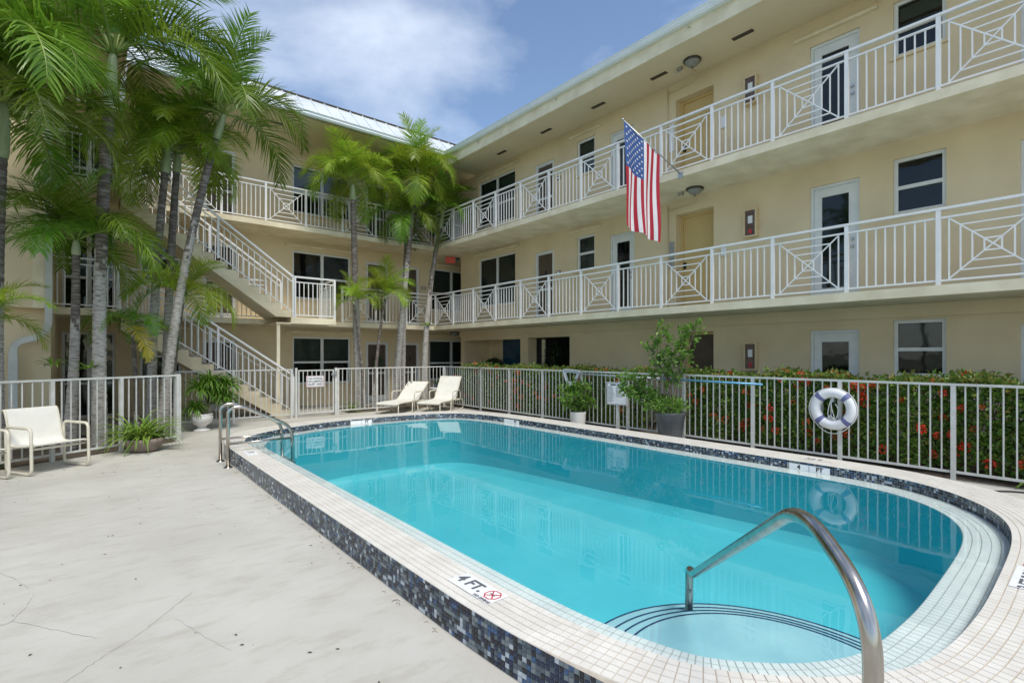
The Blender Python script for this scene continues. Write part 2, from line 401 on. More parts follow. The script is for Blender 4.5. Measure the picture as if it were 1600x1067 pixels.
# ------------------------------------------------------------------ pool outline
INNER = [(1.87, 8.2), (1.87, 7.0), (1.87, 5.5), (1.87, 4.0), (1.87, 2.8), (1.88, 2.2), (1.92, 1.75), (2.06, 1.22), (2.35, 0.86), (2.67, 0.64),
         (3.0, 0.53), (3.6, 0.475), (4.3, 0.47), (5.1, 0.49), (5.63, 0.55), (6.02, 0.67), (6.36, 0.86), (6.69, 1.17), (6.92, 1.62), (7.0, 2.25),
         (7.0, 3.5), (7.0, 5.0), (7.0, 6.5), (6.99, 7.8), (6.96, 8.6), (6.86, 9.3), (6.62, 9.8), (6.2, 10.1), (5.6, 10.25), (4.9, 10.33), (4.3, 10.33),
         (3.7, 10.25), (3.2, 10.1), (2.75, 9.91), (2.38, 9.66), (2.1, 9.38), (1.93, 9.02), (1.875, 8.6)]
def resample(pts, step):
    L = [0.0]
    N = len(pts)
    for i in range(N): L.append(L[-1] + (pts[(i + 1) % N] - pts[i]).length)
    tot = L[-1]; cnt = int(round(tot / step)); out = []; j = 0
    for k in range(cnt):
        t = tot * k / cnt
        while L[j + 1] < t: j += 1
        f = (t - L[j]) / max(1e-9, L[j + 1] - L[j])
        out.append(pts[j].lerp(pts[(j + 1) % N], f))
    return out
def rings(step):
    P = resample(smooth_path([(x, y, 0) for x, y in INNER], 12, True), step)
    N = len(P); nrm = []
    for i in range(N):
        t = (P[(i + 2) % N] - P[i - 2]).normalized()
        nrm.append(Vector((-t.y, t.x, 0)))
    # outward normal: path runs -Y along X=1.87, so outward is -X
    if nrm[5].x > 0: nrm = [-q for q in nrm]
    return P, nrm
def cop_w(p):
    # narrow on the long near side, wider on the other three
    a = min(1.0, max(0.0, (p.x - 1.9) / 0.5))
    return 0.29 + 0.21 * a
Z_COP, Z_WAT, Z_LEDGE = 0.22, 0.118, 0.108
LEDGE_W = 0.28
P5, N5 = rings(0.049)
NP = len(P5)
COPW = [cop_w(p) for p in P5]
OUT5 = [P5[i] + N5[i] * COPW[i] for i in range(NP)]
LED5 = [P5[i] - N5[i] * LEDGE_W for i in range(NP)]

# ------------------------------------------------------------------ ground and deck
def ring_fill(outer, inner, z):
    # outer rect corners + inner loop -> triangles through bmesh fill
    import bmesh
    bm = bmesh.new()
    ov = [bm.verts.new((x, y, z)) for x, y in outer]; iv = [bm.verts.new((x, y, z)) for x, y in inner]
    ed = [bm.edges.new((ov[i], ov[(i + 1) % len(ov)])) for i in range(len(ov))] + [bm.edges.new((iv[i], iv[(i + 1) % len(iv)])) for i in range(len(iv))]
    bmesh.ops.triangle_fill(bm, use_beauty=True, use_dissolve=False, edges=ed)
    bmesh.ops.recalc_face_normals(bm, faces=bm.faces)
    if sum(f.normal.z for f in bm.faces) < 0: bmesh.ops.reverse_faces(bm, faces=bm.faces)
    me = bpy.data.meshes.new('sheet'); bm.to_mesh(me); bm.free(); return me
hole = [(OUT5[i] - N5[i] * 0.02) for i in range(0, NP, 3)]
me = ring_fill([(-9, -9), (14, -9), (14, 20), (-9, 20)], [(p.x, p.y) for p in hole], 0.0)
me.materials.append(M['deck']); struct(put('pool_deck', me))
me = ring_fill([(-900, -900), (900, -900), (900, 900), (-900, 900)], [(-8.8, -8.8), (13.8, -8.8), (13.8, 19.8), (-8.8, 19.8)], -0.012)
me.materials.append(M['earth']); struct(put('ground', me))
def bed(name, poly, z=0.005):
    mb = MB(); mb.face([(x, y, z) for x, y in poly]); return struct(mb.build(name, M['soil']))
bed('planting_bed', [(8.5, -3), (10.25, -3), (10.25, 14.85), (8.5, 14.85)])
bed('planting_bed', [(-4, 8.3), (1.2, 11.05), (1.2, 13.1), (-0.7, 13.1), (-0.7, 12.15), (-4, 12.15)])
bed('planting_bed', [(5.4, 13.35), (8.35, 13.35), (8.35, 14.8), (5.4, 14.8)])

# ------------------------------------------------------------------ swimming pool
pool = tag(empty('swimming_pool', (1.6, 2.5, 0)), 'rounded swimming pool with ivory tiled coping and blue mosaic bands', 'pool')
pool_off = Vector((1.6, 2.5, 0))
def loc_mesh(mb, name, mats, parent, off=pool_off):
    mb.v = [(v[0] - off.x, v[1] - off.y, v[2] - off.z) for v in mb.v]
    return mb.build(name, mats, parent)
def loop_strip(mb, A, za, B, zb, mi=0, smooth=False):
    n = len(A)
    for i in range(n):
        j = (i + 1) % n
        mb.face([(A[i].x, A[i].y, za), (A[j].x, A[j].y, za), (B[j].x, B[j].y, zb), (B[i].x, B[i].y, zb)], mi, smooth)
mb = MB(); loop_strip(mb, OUT5, Z_COP - 0.003, P5, Z_COP - 0.003)
coping = loc_mesh(mb, 'coping', M['grout'], pool)
mb = MB(); loop_strip(mb, [OUT5[i] - N5[i] * 0.003 for i in range(NP)], -0.02, [OUT5[i] - N5[i] * 0.003 for i in range(NP)], Z_COP - 0.003)
loop_strip(mb, [P5[i] + N5[i] * 0.003 for i in range(NP)], Z_COP - 0.003, [P5[i] + N5[i] * 0.003 for i in range(NP)], Z_LEDGE - 0.004)
mosaic = loc_mesh(mb, 'mosaic_band', M['mgrout'], pool)
mb = MB(); loop_strip(mb, [P5[i] + N5[i] * 0.003 for i in range(NP)], Z_LEDGE - 0.003, LED5, Z_LEDGE - 0.003)
ledge = loc_mesh(mb, 'ledge', M['ledgegrout'], pool)
mb = MB()
FLOOR5 = [LED5[i] - N5[i] * 0.12 for i in range(NP)]
def floor_z(p): return -0.72 - 0.035 * max(0.0, p.y - 2.0)
for i in range(NP):
    j = (i + 1) % NP
    a, b_, c, d = LED5[i], LED5[j], FLOOR5[j], FLOOR5[i]
    mb.face([(a.x, a.y, Z_LEDGE - 0.003), (b_.x, b_.y, Z_LEDGE - 0.003), (b_.x, b_.y, floor_z(b_) + 0.12), (a.x, a.y, floor_z(a) + 0.12)], 0, True)
    mb.face([(a.x, a.y, floor_z(a) + 0.12), (b_.x, b_.y, floor_z(b_) + 0.12), (c.x, c.y, floor_z(c)), (d.x, d.y, floor_z(d))], 0, True)
mb.face([(p.x, p.y, floor_z(p)) for p in FLOOR5[::-1]])
loc_mesh(mb, 'basin', M['plaster'], pool)
mb = MB(); mb.face([(p.x + N5[i].x * 0.002, p.y + N5[i].y * 0.002, Z_WAT) for i, p in enumerate(P5)][::-1])
me = mb.mesh('water', M['water'])
import bmesh
bm = bmesh.new(); bm.from_mesh(me); bmesh.ops.triangulate(bm, faces=bm.faces[:])
bmesh.ops.recalc_face_normals(bm, faces=bm.faces[:])
if bm.faces[:][0].normal.z < 0: bmesh.ops.reverse_faces(bm, faces=bm.faces[:])
bm.to_mesh(me); bm.free()
struct(put('water', me))

def tile_faces(mb, q, nrm, h, inset, mi=0):
    c = sum(q, Vector()) / 4
    top = [p + nrm * h + (c - p).normalized() * inset for p in q]
    mb.face(top, mi)
    for i in range(4):
        j = (i + 1) % 4
        mb.face([q[i] - nrm * 0.002, q[j] - nrm * 0.002, top[j], top[i]], mi)
def tile_set(name, tiles, mats, parent, single=300, off=pool_off):
    """tiles: (quad, normal, height, material index); the largest in view become objects, the others one mesh"""
    sc = []
    for k, (q, nr, h, mi) in enumerate(tiles):
        c = sum(q, Vector()) / 4
        px, py, d = proj(c)
        vis = -5 < px < 1605 and -5 < py < 1072 and (Vector((0, 0, EYE)) - c).dot(nr) > 0
        sc.append((d if vis else 1e6 + d, k))
    sc.sort(); near = {k for d, k in sc[:single] if d < 1e5}
    rest = MB()
    for k, (q, nr, h, mi) in enumerate(tiles):
        if k in near:
            c = sum(q, Vector()) / 4
            one = MB(); tile_faces(one, [p - c for p in q], nr, h, 0.002)
            one.build(name, mats[mi], parent, c - off)
        else:
            tile_faces(rest, [p - off for p in q], nr, h, 0.002, mi)
    stuff(rest.build(name + 's', mats, parent))
rng = random.Random(4)
# coping tiles, rows counted from the pool side
tiles = []
PIT = 0.049
for r in range(12):
    o0, o1 = r * PIT + 0.001, (r + 1) * PIT - 0.0035
    for i in range(NP):
        j = (i + 1) % NP
        if (r + 1) * PIT > COPW[i] + 0.008: continue
        g0, g1 = 0.035, 0.965
        a, b_ = P5[i].lerp(P5[j], g0), P5[i].lerp(P5[j], g1)
        na, nb = N5[i], N5[j]
        q = [a + na * o0, b_ + nb * o0, b_ + nb * o1, a + na * o1]
        dz = rng.uniform(-0.0006, 0.0006)
        q = [Vector((p.x, p.y, Z_COP - 0.003)) for p in q]
        tiles.append((q, Vector((0, 0, 1)), 0.004 + dz, 0))
tile_set('coping_tile', tiles, [M['coping']], coping)
tiles = []
for r in range(5):
    o0, o1 = r * 0.056 + 0.002, (r + 1) * 0.056 - 0.003
    for i in range(NP):
        j = (i + 1) % NP
        a, b_ = P5[i].lerp(P5[j], 0.04), P5[i].lerp(P5[j], 0.96)
        q = [a - N5[i] * o0, b_ - N5[j] * o0, b_ - N5[j] * o1, a - N5[i] * o1]
        q = [Vector((p.x, p.y, Z_LEDGE - 0.003)) for p in q]
        tiles.append((q[::-1], Vector((0, 0, 1)), 0.004, 0))
tile_set('ledge_tile', tiles, [M['ledge']], ledge)
# mosaic: outside face and waterline band
P2, N2 = rings(0.0262)
n2 = len(P2)
def mos_pick():
    return rng.choices(range(6), (24, 22, 22, 18, 7, 8))[0]
tiles = []
last = {}
for i in range(n2):
    j = (i + 1) % n2
    wa, wb = cop_w(P2[i]), cop_w(P2[j])
    a0, b0 = P2[i] + N2[i] * wa, P2[j] + N2[j] * wb
    a, b_ = a0.lerp(b0, 0.05), a0.lerp(b0, 0.95)
    vis_side = P2[i].x < 2.6 and P2[i].y < 9.2
    if vis_side:
        for r in range(8):
            z1 = Z_COP - 0.004 - r * 0.0268; z0 = z1 - 0.0245
            mi = last.get(r) if rng.random() < 0.12 and r in last else mos_pick()
            last[r] = mi
            q = [Vector((a.x, a.y, z0)), Vector((b_.x, b_.y, z0)), Vector((b_.x, b_.y, z1)), Vector((a.x, a.y, z1))]
            tiles.append((q, N2[i].copy(), 0.001, mi))
tile_set('mosaic_tile', tiles, MOS, mosaic)
tiles = []
MARKS = []   # arc positions of the white marker tiles on the waterline band
def near_mark(p):
    return any((p - Vector((mx, my, 0))).length < 0.24 for mx, my in ((7.0, 2.5), (4.45, 10.34), (6.98, 8.35)))
for i in range(n2):
    j = (i + 1) % n2
    a, b_ = P2[i].lerp(P2[j], 0.05), P2[i].lerp(P2[j], 0.95)
    for r in range(4):
        z1 = Z_COP - 0.006 - r * 0.0268; z0 = z1 - 0.0245
        if near_mark(P2[i]) and r > 0: continue
        q = [Vector((b_.x, b_.y, z0)), Vector((a.x, a.y, z0)), Vector((a.x, a.y, z1)), Vector((b_.x, b_.y, z1))]
        tiles.append((q, -N2[i], 0.001, mos_pick()))
tile_set('mosaic_tile', tiles, MOS, mosaic)
# entry steps in the near corner: concentric treads edged with navy tile lines
sc_c = Vector((2.5, 1.02, 0))
radii = [0.72, 0.80, 0.88, 0.97]
depth = [0.06, 0.036, 0.014, -0.008]
for k, (rr, dz) in enumerate(zip(radii, depth)):
    mb = MB(); seg = 40; pts = []
    for i in range(seg + 1):
        an = R(-40 + 180 * i / seg)
        pts.append(sc_c + Vector((math.cos(an) * rr, math.sin(an) * rr * 1.05, 0)))
    top = -0.06 + dz
    for i in range(seg):
        p, q = pts[i], pts[i + 1]
        mb.face([(p.x, p.y, top), (q.x, q.y, top), (sc_c.x, sc_c.y, top)][::-1])
        mb.face([(p.x, p.y, top - (0.024 if k < 3 else 0.75)), (q.x, q.y, top - (0.024 if k < 3 else 0.75)), (q.x, q.y, top), (p.x, p.y, top)])
    # clip against the pool wall: keep only what lies inside the ledge line
    def inside(v):
        best = min(range(0, NP, 2), key=lambda i: (LED5[i].x - v[0]) ** 2 + (LED5[i].y - v[1]) ** 2)
        return (Vector((v[0], v[1], 0)) - LED5[best]).dot(N5[best]) < 0
    st = loc_mesh(mb, 'step', M['stepplaster'], pool)
    ln = MB()
    for i in range(seg):
        p, q = pts[i], pts[i + 1]
        if not (inside(p) and inside(q)): continue
        e, f = p + (sc_c - p).normalized() * 0.012, q + (sc_c - q).normalized() * 0.012
        ln.face([(p.x, p.y, top + 0.003), (q.x, q.y, top + 0.003), (f.x, f.y, top + 0.003), (e.x, e.y, top + 0.003)])
        ln.face([(p.x, p.y, top - 0.012), (q.x, q.y, top - 0.012), (q.x, q.y, top + 0.003), (p.x, p.y, top + 0.003)])
    loc_mesh(ln, 'step_edge', M['stepline'], st, pool_off)
# depth markers
def marker_near():
    root = MB().box(-0.20, 0.20, -0.075, 0.075, 0, 0.0022).build('depth_marker', M['signwhite'], None, (1.755, 2.42, Z_COP + 0.0022), R(-90))
    tag(root, 'white coping tile reading 4 FT with red octagon no diving symbol', 'marker')
    put('lettering', text_mesh('4 FT.', 0.115, M['greyink'], 0.0035), root, (-0.065, 0.004, 0.0035))
    put('small_lettering', text_mesh('NO DIVING', 0.028, M['greyink'], 0.001), root, (0.125, -0.062, 0.0035))
    mb = MB()
    for i in range(8):
        a, b = R(22.5 + 45 * i), R(67.5 + 45 * i)
        mb.face([(0.055 * math.cos(a), 0.055 * math.sin(a), 0), (0.055 * math.cos(b), 0.055 * math.sin(b), 0), (0.047 * math.cos(b), 0.047 * math.sin(b), 0), (0.047 * math.cos(a), 0.047 * math.sin(a), 0)])
    for s in (1, -1):
        mb.bar((-0.034, -0.034 * s, 0), (0.034, 0.034 * s, 0), 0.008, 0.0008)
    mb.build('octagon', M['red'], root, (0.135, 0.012, 0.0035))
    fig = MB().bar((-0.025, 0.004, 0), (0.02, -0.002, 0), 0.006, 0.0006); fig.build('diver', M['greyink'], root, (0.135, 0.012, 0.0048))
marker_near()
root = MB().box(-0.22, 0.22, -0.075, 0.075, 0, 0.0022).build('depth_marker', M['signwhite'], None, (4.42, 0.34, Z_COP + 0.0022), R(0))
tag(root, 'white coping tile reading 3 FT 5 IN at right pool end', 'marker')
put('lettering', text_mesh('3 FT 5 IN', 0.095, M['greyink'], 0.003), root, (-0.03, 0, 0.0035))
mb = MB()
for i in range(8):
    a, b = R(22.5 + 45 * i), R(67.5 + 45 * i)
    mb.face([(0.055 * math.cos(a), 0.055 * math.sin(a), 0), (0.055 * math.cos(b), 0.055 * math.sin(b), 0), (0.047 * math.cos(b), 0.047 * math.sin(b), 0), (0.047 * math.cos(a), 0.047 * math.sin(a), 0)])
mb.bar((-0.034, -0.034, 0), (0.034, 0.034, 0), 0.008, 0.0008)
mb.build('octagon', M['red'], root, (0.27, 0, 0.0035))
def wall_marker(x, y, nx, ny, body, label):
    rz = math.atan2(nx, -ny)
    root = MB().box(-0.235, -0.004, -0.004, 0, -0.076, 0).box(0.004, 0.235, -0.004, 0, -0.076, 0).build('waterline_marker', M['signwhite'], None, (x, y, Z_COP - 0.0325), rz)
    tag(root, label, 'marker')
    for k, (b, dx) in enumerate(zip(body, (-0.12, 0.12))):
        if b: put('lettering', text_mesh(b, 0.075, M['black'], 0.003), root, (dx, -0.0055, -0.038), rot=(R(90), 0, 0))
wall_marker(6.995, 2.5, -1, 0, ('4', 'FT'), 'white waterline tiles reading 4 FT below the life ring')
wall_marker(4.45, 10.325, 0.02, -1, ('', 'FT'), 'white waterline tiles with dark lettering at far pool end near gate')
wall_marker(6.972, 8.35, -1, -0.03, ('', 'FT'), 'white waterline tiles with dark lettering right of the loungers')
root = MB().box(-0.2, 0.2, -0.075, 0.075, 0, 0.0022).build('depth_marker', M['coping'], None, (7.28, 2.5, Z_COP + 0.0022), R(90))
tag(root, 'faded coping marker tile with 4 FT lettering behind waterline tiles', 'marker')
put('lettering', text_mesh('4 FT', 0.11, M['greyink'], 0.003), root, (0.04, 0, 0.0035))
root = MB().box(-0.17, 0.17, -0.075, 0.075, 0, 0.0022).build('depth_marker', M['signwhite'], None, (1.73, 7.72, Z_COP + 0.0022), R(-90))
tag(root, 'white coping marker tile beside the twin grab rails', 'marker')
put('lettering', text_mesh('FT', 0.10, M['greyink'], 0.003), root, (-0.05, 0, 0.0035))

# ------------------------------------------------------------------ pool rails
def rail_grab(mb_pts, r, n=14): return MB().tube(mb_pts, r, n)
hr = tag(empty('pool_handrail', (1.60, 0.42, 0)), 'single bent stainless handrail in foreground leading down the pool steps', 'handrail')
dirv = Vector((1.33, 1.325, 0))
def hp(t, z): return (dirv.x * t, dirv.y * t, z)
path = fillet([hp(0.0, 0.0), hp(-0.005, 0.93), hp(0.205, 1.08), hp(0.955, 0.235), hp(1.0, 0.24), hp(1.003, -0.06)], 0.17, 10)
MB().tube(path, 0.0245, 20).build('rail', M['steel'], hr)
MB().lathe([(0.0, 0.02), (0.035, 0.02), (0.055, 0.008), (0.057, 0.0)], 20).build('flange', M['steel'], hr)
gr = tag(empty('grab_rail_pair', (1.5, 8.3, 0)), 'pair of stainless ladder grab rails at far left of pool', 'ladder')
for dy, dxx in ((-0.27, 0), (0.27, 0)):
    ends = (0.76, -0.45)
    path = fillet([(0, dy, 0), (0, dy, 0.83), (0.16, dy - 0.03, 0.86), (0.86, dy, 0.50), (0.88, dy, -0.35)], 0.16, 9)
    MB().tube(path, 0.024, 14).build('rail', M['steel'], gr)
    MB().tube([(0, dy, 0.33), (0.87, dy, 0.33)], 0.016, 10).build('cross_bar', M['steel'], gr)
    MB().lathe([(0.0, 0.022), (0.035, 0.022), (0.058, 0.008), (0.06, 0.0)], 18, (0, dy, 0)).build('flange', M['steel'], gr)
for z in (-0.05, -0.28):
    MB().box(0.82, 0.92, -0.27, 0.27, z - 0.015, z + 0.015).build('ladder_tread', M['alu'], gr)

# ------------------------------------------------------------------ facade helpers
class Facade:
    def __init__(s, kind, plane): s.kind, s.plane = kind, plane
    def __call__(s, u, d, z):
        return (s.plane + d, u, z) if s.kind == 'R' else (u, s.plane + d, z)
def fbox(mb, F, u0, u1, d0, d1, z0, z1, mi=0):
    return mb.box(u0, u1, d0, d1, z0, z1, mi, F)
def wall_mesh(F, u0, u1, z0, z1, holes, reveal=0.16):
    us = sorted({u0, u1, *[h[0] for h in holes], *[h[1] for h in holes]})
    zs = sorted({z0, z1, *[h[2] for h in holes], *[h[3] for h in holes]})
    us = [u for u in us if u0 <= u <= u1]; zs = [z for z in zs if z0 <= z <= z1]
    mb = MB()
    for i in range(len(us) - 1):
        for k in range(len(zs) - 1):
            uc, zc = (us[i] + us[i + 1]) / 2, (zs[k] + zs[k + 1]) / 2
            if any(h[0] < uc < h[1] and h[2] < zc < h[3] for h in holes): continue
            mb.face([F(us[i], 0, zs[k]), F(us[i + 1], 0, zs[k]), F(us[i + 1], 0, zs[k + 1]), F(us[i], 0, zs[k + 1])])
    for h in holes:
        rv = h[4] if len(h) > 4 else reveal
        a, b, c, d = h[:4]
        for (p, q) in (((a, c), (b, c)), ((b, c), (b, d)), ((b, d), (a, d)), ((a, d), (a, c))):
            mb.face([F(p[0], 0, p[1]), F(q[0], 0, q[1]), F(q[0], rv, q[1]), F(p[0], rv, p[1])])
    return mb
def window(F, parent, u0, u1, z0, z1, cols=1, split=0.52, blind=0.9, track=True):
    f = MB(); w = 0.055
    fbox(f, F, u0, u1, 0.05, 0.12, z0, z0 + w); fbox(f, F, u0, u1, 0.05, 0.12, z1 - w, z1)
    fbox(f, F, u0, u0 + w, 0.05, 0.12, z0 + w, z1 - w); fbox(f, F, u1 - w, u1, 0.05, 0.12, z0 + w, z1 - w)
    zm = z0 + (z1 - z0) * split
    cw = (u1 - u0 - 2 * w) / cols
    for c in range(1, cols):
        fbox(f, F, u0 + w + c * cw - 0.045, u0 + w + c * cw + 0.045, 0.048, 0.122, z0 + w, z1 - w)
    for c in range(cols):
        a, b = u0 + w + c * cw + (0.045 if c else 0), u0 + w + (c + 1) * cw - (0.045 if c < cols - 1 else 0)
        fbox(f, F, a, b, 0.055, 0.115, zm - 0.03, zm + 0.03)
    o = f.build('window', M['frame'], parent)
    for c in range(cols):
        a, b = u0 + w + c * cw + (0.045 if c else 0), u0 + w + (c + 1) * cw - (0.045 if c < cols - 1 else 0)
        for (za, zb, dd) in ((zm + 0.03, z1 - w, 0.075), (z0 + w, zm - 0.03, 0.095)):
            p = MB(); q = [F(a, dd, za), F(b, dd, za), F(b, dd, zb), F(a, dd, zb)]; p.face(q[::-1] if F.F.kind == 'R' else q); p.build('pane', M['glass'], o)
    if blind:
        bl = MB(); z = z1 - w - 0.02; zl = z1 - (z1 - z0) * blind
        while z > zl:
            bl.face([F(u0 + w, 0.14, z), F(u1 - w, 0.14, z), F(u1 - w, 0.16, z - 0.03), F(u0 + w, 0.16, z - 0.03)]); z -= 0.036
        bl.build('blind', M['blind'], o)
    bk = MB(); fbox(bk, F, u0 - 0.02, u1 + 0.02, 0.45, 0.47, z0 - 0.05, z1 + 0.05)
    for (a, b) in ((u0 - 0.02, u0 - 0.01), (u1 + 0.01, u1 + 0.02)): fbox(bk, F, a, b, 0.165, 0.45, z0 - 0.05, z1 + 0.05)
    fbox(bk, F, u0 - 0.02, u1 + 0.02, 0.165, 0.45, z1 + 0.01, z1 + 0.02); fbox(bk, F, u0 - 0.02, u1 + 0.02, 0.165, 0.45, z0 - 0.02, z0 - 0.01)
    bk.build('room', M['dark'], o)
    s = MB(); fbox(s, F, u0 - 0.04, u1 + 0.04, -0.04, 0.05, z0 - 0.05, z0 - 0.002); s.build('sill', M['wall'], o)
    if track:
        t = MB(); fbox(t, F, u0 - 0.22, u1 + 0.22, -0.07, -0.002, z1 + 0.13, z1 + 0.18); t.build('shutter_track', M['slab'], o)
    return o
def glazed_door(F, parent, u0, u1, z0, z1, handle_hi=False, gb=0.28):
    f = MB(); w = 0.05
    fbox(f, F, u0, u1, 0.04, 0.13, z1 - w, z1); fbox(f, F, u0, u0 + w, 0.04, 0.13, z0, z1 - w); fbox(f, F, u1 - w, u1, 0.04, 0.13, z0, z1 - w)
    a, b = u0 + w + 0.004, u1 - w - 0.004; st = 0.125
    fbox(f, F, a, b, 0.06, 0.105, z0 + 0.01, z0 + gb - 0.03); fbox(f, F, a, b, 0.06, 0.105, z1 - w - 0.16, z1 - w - 0.004)
    fbox(f, F, a, a + st, 0.06, 0.105, z0 + gb - 0.03, z1 - w - 0.16); fbox(f, F, b - st, b, 0.06, 0.105, z0 + gb - 0.03, z1 - w - 0.16)
    o = f.build('door', M['frame'], parent)
    p = MB(); q = [F(a + st, 0.085, z0 + gb - 0.03), F(b - st, 0.085, z0 + gb - 0.03), F(b - st, 0.085, z1 - w - 0.16), F(a + st, 0.085, z1 - w - 0.16)]; p.face(q[::-1] if F.F.kind == 'R' else q)
    p.build('pane', M['glass'], o)
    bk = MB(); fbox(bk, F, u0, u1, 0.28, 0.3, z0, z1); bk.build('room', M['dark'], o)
    for dz in (0.95, 1.08):
        c = Vector(F(a + 0.065, 0.06, z0 + dz)); c2 = Vector(F(a + 0.065, 0.0, z0 + dz))
        MB().tube([c, c.lerp(c2, 0.5), c.lerp(c2, 0.55), c2], [0.012, 0.012, 0.03, 0.024], 12).build('handle', M['alu'], o)
    return o
def screen_door(F, parent, u0, u1, z0, z1, hi=True):
    f = MB(); w = 0.085
    fbox(f, F, u0, u1, 0.03, 0.12, z1 - w, z1); fbox(f, F, u0, u0 + w, 0.03, 0.12, z0, z1 - w); fbox(f, F, u1 - w, u1, 0.03, 0.12, z0, z1 - w)
    fbox(f, F, u0 + w, u1 - w, 0.05, 0.10, z0 + 0.92, z0 + 0.99); fbox(f, F, u0 + w, u1 - w, 0.05, 0.10, z0, z0 + 0.2)
    o = f.build('door', M['frame'], parent)
    for (a, b) in ((z0 + 0.99, z1 - w), (z0 + 0.2, z0 + 0.92)):
        p = MB(); p.face([F(u0 + w, 0.08, a), F(u1 - w, 0.08, a), F(u1 - w, 0.08, b), F(u0 + w, 0.08, b)]); p.build('screen_panel', M['screen'], o)
    h = MB(); fbox(h, F, (u0 + u1) / 2 - 0.03, (u0 + u1) / 2 + 0.03, 0.06, 0.078, z0 + 1.38, z0 + 1.5); h.build('knocker', M['black'], o)
    c = Vector(F(u0 + w + 0.03, 0.05, z0 + 1.05)); c2 = Vector(F(u0 + w + 0.03, 0.0, z0 + 1.05))
    MB().tube([c, c2], [0.012, 0.02], 10).build('handle', M['bronze'], o)
    return o
def steel_door(F, parent, u0, u1, z0, z1, m='tan'):
    f = MB()
    fbox(f, F, u0 + 0.06, u1 - 0.06, 0.24, 0.29, z0, z1 - 0.06)
    o = f.build('door', M[m], parent)
    t = MB(); fbox(t, F, u0, u0 + 0.06, 0.2, 0.3, z0, z1); fbox(t, F, u1 - 0.06, u1, 0.2, 0.3, z0, z1); fbox(t, F, u0 + 0.06, u1 - 0.06, 0.2, 0.3, z1 - 0.06, z1)
    t.build('door_frame', M['tan'], o)
    h = MB(); fbox(h, F, u1 - 0.12, u1 - 0.085, 0.17, 0.238, z0 + 1.0, z0 + 1.14); h.build('handle', M['black'], o)
    return o

# railing: local frame along +x from 0, at y=0, floor z=0
PW = 1.107
def shared(key, fn, cache={}):
    if key not in cache: cache[key] = fn()
    return cache[key]
def railing(parent, org, rz, npan, first_cross, pw=PW, end_posts=(True, True)):
    r = empty('balcony_railing', org, rz, parent)
    L = npan * pw
    MB().box(-0.03, L + 0.03, -0.03, 0.03, 1.035, 1.07).build('top_rail', M['white'], r)
    for k in range(npan + 1):
        if (k == 0 and not end_posts[0]) or (k == npan and not end_posts[1]): continue
        put('post', shared('rpost', lambda: MB().box(-0.027, 0.027, -0.027, 0.027, 0, 1.0345).mesh('post', M['white'])), r, (k * pw, 0, 0))
    for k in range(npan):
        x0, x1 = k * pw + 0.028, (k + 1) * pw - 0.028
        put('mid_rail', shared(('mr', pw), lambda: MB().box(0, pw - 0.056, -0.016, 0.016, 0.915, 0.94).mesh('mid_rail', M['white'])), r, (x0, 0, 0))
        put('bottom_rail', shared(('br', pw), lambda: MB().box(0, pw - 0.056, -0.016, 0.016, 0.05, 0.075).mesh('bottom_rail', M['white'])), r, (x0, 0, 0))
        if (k % 2 == 0) == first_cross:
            def cross():
                mb = MB(); cx, cz = pw / 2 - 0.028, (0.915 + 0.075) / 2; hw, hh = pw / 2 - 0.028 - 0.085, (0.915 - 0.075) / 2
                b = 0.018
                for s in (1, -1):
                    mb.bar((cx - hw, 0.001 * s, cz - s * hh * 0.985), (cx + hw, 0.001 * s, cz + s * hh * 0.985), b, b, up=(0, 1, 0))
                for k2, sc in enumerate((1.0, 0.73, 0.46, 0.19)):
                    for s in (1, -1):
                        mb.bar((cx + s * hw * sc, 0, cz - hh * sc), (cx + s * hw * sc, 0, cz + hh * sc), b, b, up=(0, 1, 0))
                        if k2: mb.bar((cx - hw * sc, 0.0004, cz + s * hh * sc), (cx + hw * sc, 0.0004, cz + s * hh * sc), b, b, up=(0, 1, 0))
                return mb.mesh('cross_panel', M['white'])
            put('cross_panel', shared(('cross', pw), cross), r, (x0, 0, 0))
        else:
            for i in range(8):
                put('picket', shared('rpick', lambda: MB().box(-0.0095, 0.0095, -0.0095, 0.0095, 0.075, 0.915).mesh('picket', M['white'])), r, (x0 + (pw - 0.056) * (i + 1) / 9, 0, 0))
    return r

F1, F2, F3 = 0.0, 2.55, 5.24
SL = 0.14
XR, XRAIL = 10.28, 9.04
YB, YRAIL = 16.1, 14.94
EAVE = 7.77
